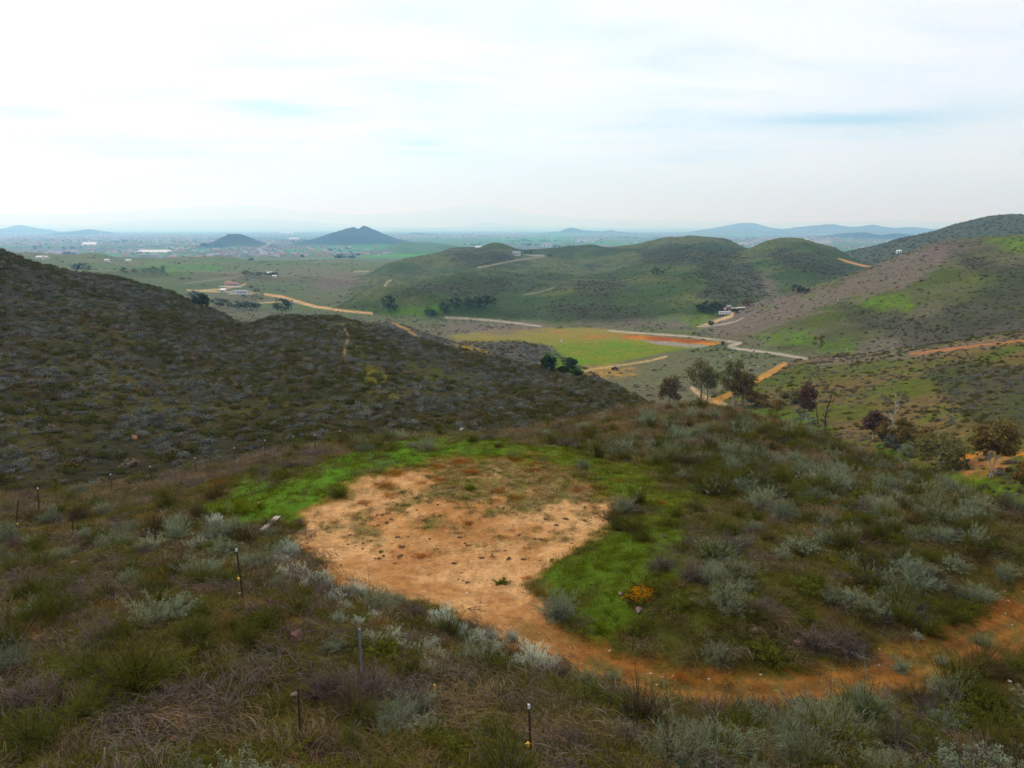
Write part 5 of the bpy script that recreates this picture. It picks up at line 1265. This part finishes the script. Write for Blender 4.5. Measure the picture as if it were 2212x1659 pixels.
tank('black water tank at the end of the orange dirt strip', 1561, 744.5, .85, 1.7, 'dark', 300)
tank('little white tank standing alone in the meadow', 1213, 739, .7, .9, 'white', 300)
def marker(label, px, py, h, rmin, mat='cap'):
    q = hit(px, py, rmin); o = BX().box((0, 0, h / 2), (.16, .16, h)).box((0, 0, h + .05), (.22, .22, .1)).build('marker_post', mat, None, loc=q); tag(o, label, 'post')
marker('white marker post on the slope right of the gravel road', 1829, 759, 1.3, 250)
marker('dark marker post at the top of the straight orange track', 1704, 783, 1.3, 220, 'wood')
marker('thin pale pole on the spur of the tall right-hand hill', 1809, 651, 2.2, 300)
q = hit(640, 655, 450); o = BX().box((0, 0, .5), (7, .5, 1.4)).build('culvert_wall', 'slab', None, loc=q); o.rotation_euler.z = R(-38); tag(o, 'pale concrete culvert wall at the bend of the curved road', 'wall')

# ------------------------------------------------------------------ fence posts, wire, pipe, plank
def t_post(label, base, top, cap, insul, h=None):
    q = hit(*base); L = q.length
    dx, dy, dz = ray(*top); s = q.y / dy; tp = Vector((dx * s, q.y, dz * s))
    ax = tp - q
    if h: ax = ax.normalized() * h
    l = ax.length; v = BX(); w_ = .030 + .0005 * L
    v.box((0, 0, l / 2 - .1), (w_, .010, l + .2)).box((0, w_ * .45, l / 2 - .1), (.010, w_ * .9, l + .2))
    for k in range(3, int(l / .09)): v.box((0, -.008, k * .09), (w_ * .6, .010, .018))
    o = v.build('fence_post', 'rust', None, loc=q); o.rotation_mode = 'QUATERNION'; o.rotation_quaternion = ax.to_track_quat('Z', 'Y'); tag(o, label, 'fence post', 'steel fence posts along the slope')
    if cap: BX().box((0, 0, l), (w_ + .004, .016, .08)).box((0, w_ * .45, l), (.014, w_ * .92, .08)).build('painted_tip', 'cap', o)
    if insul is not None: BX().box((0, -.02, l * insul), (.06, .05, .07)).box((.0, -.05, l * insul + .01), (.025, .05, .03)).build('insulator', 'yellow', o, .006)
    return o, tp
t_post('rusty fence post at the far left edge with a yellow insulator low down', (36, 1138), (40, 1082), False, .12)
t_post('white-tipped fence post, second from the left edge', (86, 1111), (82, 1055), True, None)
t_post('rusty fence post standing in reddish grass left of the sagebrush', (157.7, 1162), (157, 1104), False, .06)
t_post('thin fence post behind bare twigs on the far side of the left slope', (243, 1066), (239, 1025), True, None)
t_post('slim white-tipped fence post at the hill edge above the twigs', (328, 1046), (324, 1008), True, None)
t_post('dark fence post with a yellow insulator among the grey sagebrush', (337, 1177), (330, 1112), False, .04)
t_post('white-tipped fence post at the grassy edge, next after the slim one', (423, 1024), (420, 990), True, None)
t_post('white-tipped fence post on the crest left of the bright grass', (508, 1004), (505, 968), True, None)
t_post('small white-tipped fence post at the crest, fourth from its far end', (574, 987), (573, 964), True, None, 1.1)
t_post('tiny white-tipped fence post, third from the far end of the row', (635.5, 976), (635, 958), True, None, 1.0)
t_post('tiny fence post, second from the far end of the row', (681.5, 972), (681, 956), True, None, .95)
t_post('tiny fence post at the far end of the row', (735, 964), (735, 948), True, None, .95)
pA, tA = t_post('leaning white-tipped fence post in the middle of the near slope', (524, 1294), (510, 1188), True, .42)
t_post('thick rusty fence post beside a round stone in the near grass', (651, 1611), (646, 1487), False, None)
t_post('near fence post with white tip and yellow insulator under the brown stone', (1145, 1638), (1141, 1526), True, .27)
q = hit(781, 1455); o = BX().cyl((0, 0, .28), .026, 1.55, seg=14).build('pipe_post', 'steel', None, loc=q); tag(o, 'grey steel pipe post at the edge of the white sage', 'post'); pipe_top = Vector((q.x, q.y, q.z + 1.05))
b = PB(); g0 = hit(741, 1462); b.tube([(pipe_top.x - .08, pipe_top.y - .06, pipe_top.z - .3), ((pipe_top.x + g0.x) / 2 - .02, (pipe_top.y + g0.y) / 2, (pipe_top.z + g0.z) / 2 - .05), (g0.x, g0.y, g0.z)], .012, 0, 6)
o = link('black_pipe', mesh_np('black_pipe', np.concatenate(b.V), np.concatenate(b.Q), [HM['rubber']])); tag(o, 'thin black bent pipe leaning against the grey pipe post', 'pipe')
b = PB(); p0 = pA.location + (tA - pA.location) * .42; p1 = pipe_top - Vector((0, 0, .25)); ts = np.linspace(0, 1, 14)
b.tube(np.stack([p0.x + (p1.x - p0.x) * ts, p0.y + (p1.y - p0.y) * ts, p0.z + (p1.z - p0.z) * ts - 0.35 * 4 * ts * (1 - ts) * .5], 1), .0016, 0, 4)
o = link('fence_wire', mesh_np('fence_wire', np.concatenate(b.V), np.concatenate(b.Q), [HM['steel']])); tag(o, 'thin slack wire strand between the leaning post and the pipe post', 'wire')
q = hit(939, 1503); o = BX().box((0, 0, .10), (.07, .03, .16)).box((0, 0, .22), (.04, .03, .1)).cyl((0, 0, .02), .012, .3).build('yellow_tag', 'yellow', None, .004, loc=q); tag(o, 'little yellow tag sticking out of the dry grass', 'tag')
a_, c_ = hit(601, 1119), hit(567, 1149); ln = (c_ - a_).length
o = BX().box((0, 0, .03), (ln, .26, .045)).box((ln * .18, .02, .06), (ln * .5, .20, .03)).build('wooden_plank', 'wood', None, .006, loc=(a_ + c_) / 2 + Vector((0, 0, .05))); d_ = (c_ - a_); o.rotation_euler = (0, -math.asin(d_.z / ln), math.atan2(d_.y, d_.x)); tag(o, 'grey weathered plank lying in the grass left of the clearing', 'plank')

# ------------------------------------------------------------------ stones, clods, dead wood
def rock_mesh(seed, mat, sub=3):
    bm = bmesh.new(); bmesh.ops.create_icosphere(bm, subdivisions=sub, radius=.5)
    r = np.random.default_rng(seed); co = np.array([v.co[:] for v in bm.verts])
    for i in range(22):                              # knock flat faces off a ball
        n = r.normal(size=3); n /= np.linalg.norm(n); d = r.uniform(.20, .36); s = co @ n
        over = np.maximum(s - d, 0); co -= over[:, None] * n * 1.0
    co += (fbm(co[:, 0] * 3 + seed, co[:, 1] * 3 + co[:, 2] * 2, 1, 3, seed) * .05)[:, None] * co * 2
    co *= [1.15, .95, .8]
    for v, p in zip(bm.verts, co): v.co = p
    me = bpy.data.meshes.new('rock'); bm.to_mesh(me); bm.free(); me.materials.append(HM[mat]); return me
def rock(label, px, py, w, mat, seed, rmin=4, name='rock', hz=1.0, group=None, cat='rock'):
    q = hit(px, py + w * .25, rmin); s = w / FP * q.length
    o = link(name, rock_mesh(seed, mat, 3 if w > 11 else 2), None, (q.x, q.y, q.z + s * .12 * hz)); o.scale = (s, s, s * hz); o.rotation_euler = (0, 0, seed * 1.3); tag(o, label, cat, group)
for i, a in enumerate((
 ('large square brown stone behind the near white-tipped post', 1144, 1509, 28, 'pinkrock'), ('pink stone below the orange dodder plant', 1379, 1314, 23, 'pinkrock'), ('dull pink stone half buried in the green bank', 1341, 1280, 19, 'pinkrock'), ('tall rounded stone beside the thick rusty post', 638, 1499, 22, 'pinkrock'),
 ('upper red stone of the small pile in the near grass', 388, 1546, 25, 'redrock'), ('lower red stone of the small pile in the near grass', 392, 1566, 28, 'redrock'), ('dark stone under the two red ones in the near grass', 377, 1594, 25, 'darkrock'), ('grey rounded stone at the bottom of the slope', 390, 1634, 20, 'greyrock'),
 ('wide dark red stone on the slope above the lone dead branch', 640, 1369, 42, 'darkrock'), ('small pale stone left of the wide dark red one', 605, 1349, 13, 'pinkrock'), ('pinkish stone on the open grass of the near slope', 283, 1337, 18, 'pinkrock'), ('small orange stone higher on the near slope', 367, 1322, 13, 'redrock'),
 ('pinkish stone left of the dry mauve bush', 153, 1364, 15, 'pinkrock'), ('flat orange stone near the left edge', 82, 1376, 23, 'orange'), ('dark stone in the shadowed grass above the red pile', 413, 1530, 16, 'darkrock'), ('dark red stone below the wide dark red one', 608, 1406, 22, 'darkrock'),
 ('small white stone on the bright grass left of the clearing', 557, 1086, 10, 'palerock'), ('pale stone at the foot of the leaning post', 517, 1281, 15, 'palerock'), ('orange boulder on the dark left hillside', 291, 943, 19, 'orange'), ('orange rock outcrop high on the tall right-hand hill', 1991, 604, 11, 'darkrock'),
 ('pale boulder at the valley edge behind the clearing', 997, 926, 14, 'palerock'), ('second pale boulder at the valley edge, to the right', 1034, 931, 12, 'pinkrock'), ('pinkish stone at the rim behind the clearing', 1197, 962, 15, 'pinkrock'), ('white stone at the right edge of the track', 2181, 1471, 11, 'palerock'),
 ('dark red rock in the bushes above the track', 1725, 1386, 32, 'darkrock'), ('brown rock on the bank above the track bend', 1630, 1359, 19, 'pinkrock'), ('dark purple rock on the green bank right of the clearing', 1436, 1157, 16, 'darkrock'), ('small pale rock on the green right-hand slope', 1835, 874, 6, 'pinkrock'),
 ('rusty stone in the brush left of the sagebrush', 165, 1215, 22, 'redrock'), ('orange soil-stained stone by the grey sage', 230, 1240, 20, 'orange'), ('red stone near the white sage cluster', 700, 1262, 16, 'redrock'))):
    rock(*a, 500 + i)
rr0 = np.random.default_rng(77)
for i in range(16):
    rock('pale boulder among the scrub of the rocky bank above the eucalyptus trees', 1545 + rr0.uniform(0, 95), 748 + rr0.uniform(0, 62), rr0.uniform(5, 9), 'palerock' if i % 2 else 'pinkrock', 600 + i, 150, 'boulder', 1.0, 'pale boulders on the rocky bank')
clods = [rock_mesh(700 + i, 'clod', 2) for i in range(4)]
def clod_pile(i):
    r = np.random.default_rng(800 + i); bm = bmesh.new()
    for k in range(9):
        s = r.uniform(.12, .34)
        bmesh.ops.create_icosphere(bm, subdivisions=1, radius=s, matrix=Matrix.Translation((r.normal(0, .42), r.normal(0, .30), s * .25)) @ Matrix.Diagonal((1.2, 1, .6, 1)))
    for v in bm.verts: v.co += Vector(r.normal(0, .035, 3))
    me = bpy.data.meshes.new('clod'); bm.to_mesh(me); bm.free(); me.materials.append(HM['clod']); return me
CL = [clod_pile(i) for i in range(4)]
for i, (a, b_, w) in enumerate(((390, 775, 70), (240, 855, 75), (385, 842, 65), (735, 888, 60), (905, 848, 65), (975, 842, 50), (1092, 858, 70), (1185, 860, 55), (1055, 803, 40), (815, 770, 55), (1300, 730, 38), (1155, 702, 42), (1345, 687, 28), (810, 1010, 55), (145, 755, 45), (140, 792, 38), (50, 705, 45), (260, 575, 50), (325, 599, 42),
      (490, 540, 36), (290, 627, 62), (235, 642, 42), (765, 716, 48), (570, 727, 34), (1455, 603, 70), (1010, 757, 24), (90, 772, 28), (40, 763, 34), (780, 948, 28), (350, 888, 45), (620, 507, 40), (1390, 640, 50), (1330, 600, 45), (1580, 610, 40), (430, 715, 36), (360, 718, 50), (560, 323, 40), (1222, 793, 18), (700, 962, 20), (-5, 900, 36))):
    q = hit(737.3 + a / 3, 921.6 + b_ / 3); s = w / 3 / FP * q.length / 2.1
    o = link('dark_clod', CL[i % 4], None, q); o.scale = (s, s, s * .9); o.rotation_euler = (0, 0, i * 1.7); tag(o, 'small dark crumbly clod on the bare orange clearing', 'clod', 'dark clods scattered over the clearing')
# orange dodder
q = hit(1387, 1296); b = PB(); r_ = np.random.default_rng(5)
d = hemi(r_, 420, -.1, 1); b.blades(np.stack([r_.normal(0, .22, 420), r_.normal(0, .16, 420), r_.uniform(.05, .38, 420)], 1), d + r_.normal(0, .5, (420, 3)), r_.uniform(.08, .26, 420), np.full(420, .018), .5, 3, 0, r_, .5, .7, 1)
o = link('dodder_plant', b.build('dodder_plant', [PM['dodder']]), None, q); tag(o, 'bright yellow-orange tangle of dodder on the green bank', 'plant')
# bare branches
def bare_branch(label, base, tips, mat, rad=.014, name='dead_branch', lift=.25):
    q = hit(*base); b = PB(); r = np.random.default_rng(len(label))
    for (x, y) in tips:
        t = hit(x, y); p = t - q; m_ = p * .5 + Vector((r.normal(0, .05), 0, lift + r.normal(0, .05)))
        e = p + Vector((0, 0, lift * .8))
        b.tube([(0, 0, 0), m_, e], [rad, rad * .7, rad * .3], 0, 4)
        for k in range(3):
            f = r.uniform(.35, .9); s0 = m_ * (f * 2) if f < .5 else m_ + (e - m_) * (f * 2 - 1)
            b.tube([s0, s0 + Vector((r.normal(0, .2), r.uniform(.05, .3), r.uniform(0, .22)))], [rad * .45, rad * .2], 0, 4)
    o = link(name, b.build(name, [PM[mat]]), None, q); tag(o, label, 'branch')
bare_branch('pale bare forked branch lying on the near slope', (477, 1537), ((535, 1440), (578, 1450), (593, 1480), (583, 1517), (556, 1530), (560, 1466)), 'bark', .007)
bare_branch('dark thin fallen branch on the left edge of the clearing', (600, 1150), ((660, 1136), (650, 1128), (640, 1160)), 'char', .014, lift=.06)
bare_branch('second dark fallen branch lower on the left edge of the clearing', (640, 1192), ((700, 1182), (690, 1190), (668, 1176)), 'char', .014, lift=.06)
bare_branch('dark twigs lying beside the track below the clearing', (1010, 1315), ((1058, 1312), (1050, 1322), (1040, 1335)), 'char', .010, lift=.05)
bare_branch('bare twiggy stems standing by the thin fence post', (262, 1085), ((250, 1035), (268, 1040), (280, 1050), (292, 1060)), 'mauve', .012, lift=.3)
# combed dry grass tussocks hanging down the near slope
SW = [swept('tussock', 'straw', 900 + i, 420, 1.0, .011) for i in range(2)] + [swept('tussock', 'mauve', 910 + i, 420, 1.0, .011) for i in range(2)]
for i, (px, py, w, lb) in enumerate(((920, 1530, 110, 'long combed dry grass tussock below the white sage with flower heads'), (970, 1580, 110, 'lower combed dry grass tussock near the bottom middle'), (850, 1500, 100, 'mauve combed tussock below the grey pipe post'), (250, 1590, 120, 'long blond grass tussock leaning right at the bottom left'), (330, 1560, 90, 'blond grass tussock above the red stones'), (1667, 1330, 60, 'blond grass tussock on the knoll above the track'), (1650, 1310, 50, 'upper blond grass tussock on the knoll above the track'), (1872, 1570, 70, 'reddish dry tussock between the near sagebrushes'), (1520, 1590, 90, 'arching dry tussock left of the near sagebrushes'), (1090, 1600, 90, 'dry tussock beside the near white-tipped post'), (180, 1500, 90, 'drooping dry tussock beside the large olive shrub'))):
    q = hit(px, py); s = w / FP * q.length / .9
    o = link('grass_tussock', SW[i % 4], None, q); o.scale = (s, s, s * .8); o.rotation_euler = (0, 0, -.9 + .5 * math.sin(i * 2.1)); o['tint'] = float(random.random()); tag(o, lb, 'grass tussock')

# ------------------------------------------------------------------ the far town on the plain (masses no one could count)
def block_meshes():
    out = []
    for i, (m1, m2) in enumerate((('slab', 'greyroof'), ('stucco', 'tile'), ('stucco', 'greyroof'), ('wood', 'greyroof'))):
        bm = bmesh.new(); bmesh.ops.create_cube(bm, size=1, matrix=Matrix.Translation((0, 0, .4)) @ Matrix.Diagonal((1.5, 1, .8, 1)))
        x, y = .8, .55; vs = [bm.verts.new(p) for p in ((-x, -y, .8), (x, -y, .8), (x, y, .8), (-x, y, .8), (-x, 0, 1.15), (x, 0, 1.15))]
        for f in ((0, 1, 5, 4), (2, 3, 4, 5), (1, 2, 5), (3, 0, 4)): bm.faces.new([vs[k] for k in f]).material_index = 1
        me = bpy.data.meshes.new('house'); bm.to_mesh(me); bm.free(); me.materials.append(HM[m1]); me.materials.append(HM[m2]); out.append(me)
    return out
qfar = (qL == 0) & (qR > 2300) & (qR < 15000)
tn = fbm(QP[:, 0, 0], QP[:, 0, 1], 1500, 4, 300)
leftness = smooth(800, 100, qX); 
p, k = sample(np.where(qfar & (qR < 11000), 1.9e-4 * smooth(.0, .3, tn + .35 * leftness), 0)); n = len(p)
s = rng.uniform(7, 14, n) * (1 + .5 * (rng.random(n) < .06) * rng.random(n) * 4)
scatter('town', proto_coll('town_p', block_meshes()), p, np.stack([s, s, np.full(n, 6.5)], 1), rng.choice([.1, 1.67], n) + rng.normal(0, .1, n), rng.random(n), rng.integers(0, 4, n), 'distant town houses spread over the plain', 0.0)
TREES = proto_coll('belt_p', [clump('belt', 'fargreen', 950 + i, 90, .26, 1.1) for i in range(3)])
strip = np.zeros(len(QUADS))
for (x0, y0, x1, y1, wv) in ((562, 556, 660, 553, 4), (365, 553, 480, 552, 3), (600, 522, 700, 518, 4), (430, 530, 590, 536, 4), (1000, 530, 1240, 532, 4), (1080, 522, 1200, 520, 2.5), (1230, 535, 1420, 536, 3), (700, 538, 760, 545, 3), (0, 534, 300, 540, 3), (100, 520, 400, 524, 2), (1480, 520, 1640, 515, 2), (1600, 530, 1650, 526, 2), (720, 560, 780, 556, 3), (1330, 512, 1420, 515, 1.5)):
    strip = np.maximum(strip, 1 - smooth(wv * .5, wv, seg_dist(qX, qY, [(x0, y0), (x1, y1)], False)))
far2 = (qR > 1700) & (qR < 15000) & np.isin(qL, (0, 13, 14, 15, 16))
patchy = smooth(.0, .3, fbm(QP[:, 0, 0], QP[:, 0, 1], 160, 3, 377))
p, k = sample(np.where(far2, 5.5e-4 * patchy * strip + 0.9e-4 * smooth(.0, .3, tn + .3 * leftness) * patchy, 0)); n = len(p)
s = rng.uniform(4, 9, n)
scatter('far_woods', TREES, p, np.stack([s * 1.1, s * 1.1, s], 1), rng.uniform(0, 6.28, n), rng.random(n), rng.integers(0, 3, n), 'distant dark tree belts across the plain', 0.0)
HAZE = 0.00013
# ------------------------------------------------------------------ haze: one closed box of even air
zmin = float(GZ.min()) - 1.5; zmax = max(float(GZ.max()) + 20, 60)
hv = [(x, y, z) for z in (zmin, zmax) for x, y in ((-90000, -90000), (90000, -90000), (90000, 90000), (-90000, 90000))]
hf = [(3, 2, 1, 0), (4, 5, 6, 7), (0, 1, 5, 4), (1, 2, 6, 5), (2, 3, 7, 6), (3, 0, 4, 7)]
hm = bpy.data.meshes.new('haze'); hm.from_pydata(hv, [], hf)
hmat = bpy.data.materials.new('haze_air'); hmat.use_nodes = True
hn = NT(hmat.node_tree); hn.n.clear()
ho = hn.add('ShaderNodeOutputMaterial'); pv = hn.add('ShaderNodeVolumePrincipled')
pv.inputs['Color'].default_value = (0.27, 0.60, 1.0, 1)
pv.inputs['Absorption Color'].default_value = (1, 1, 1, 1)
pv.inputs['Density'].default_value = HAZE
pv.inputs['Anisotropy'].default_value = 0.5
hn.l.new(pv.outputs[0], ho.inputs['Volume'])
hm.materials.append(hmat)
hz = bpy.data.objects.new('haze', hm); col.objects.link(hz); hz['kind'] = 'stuff'
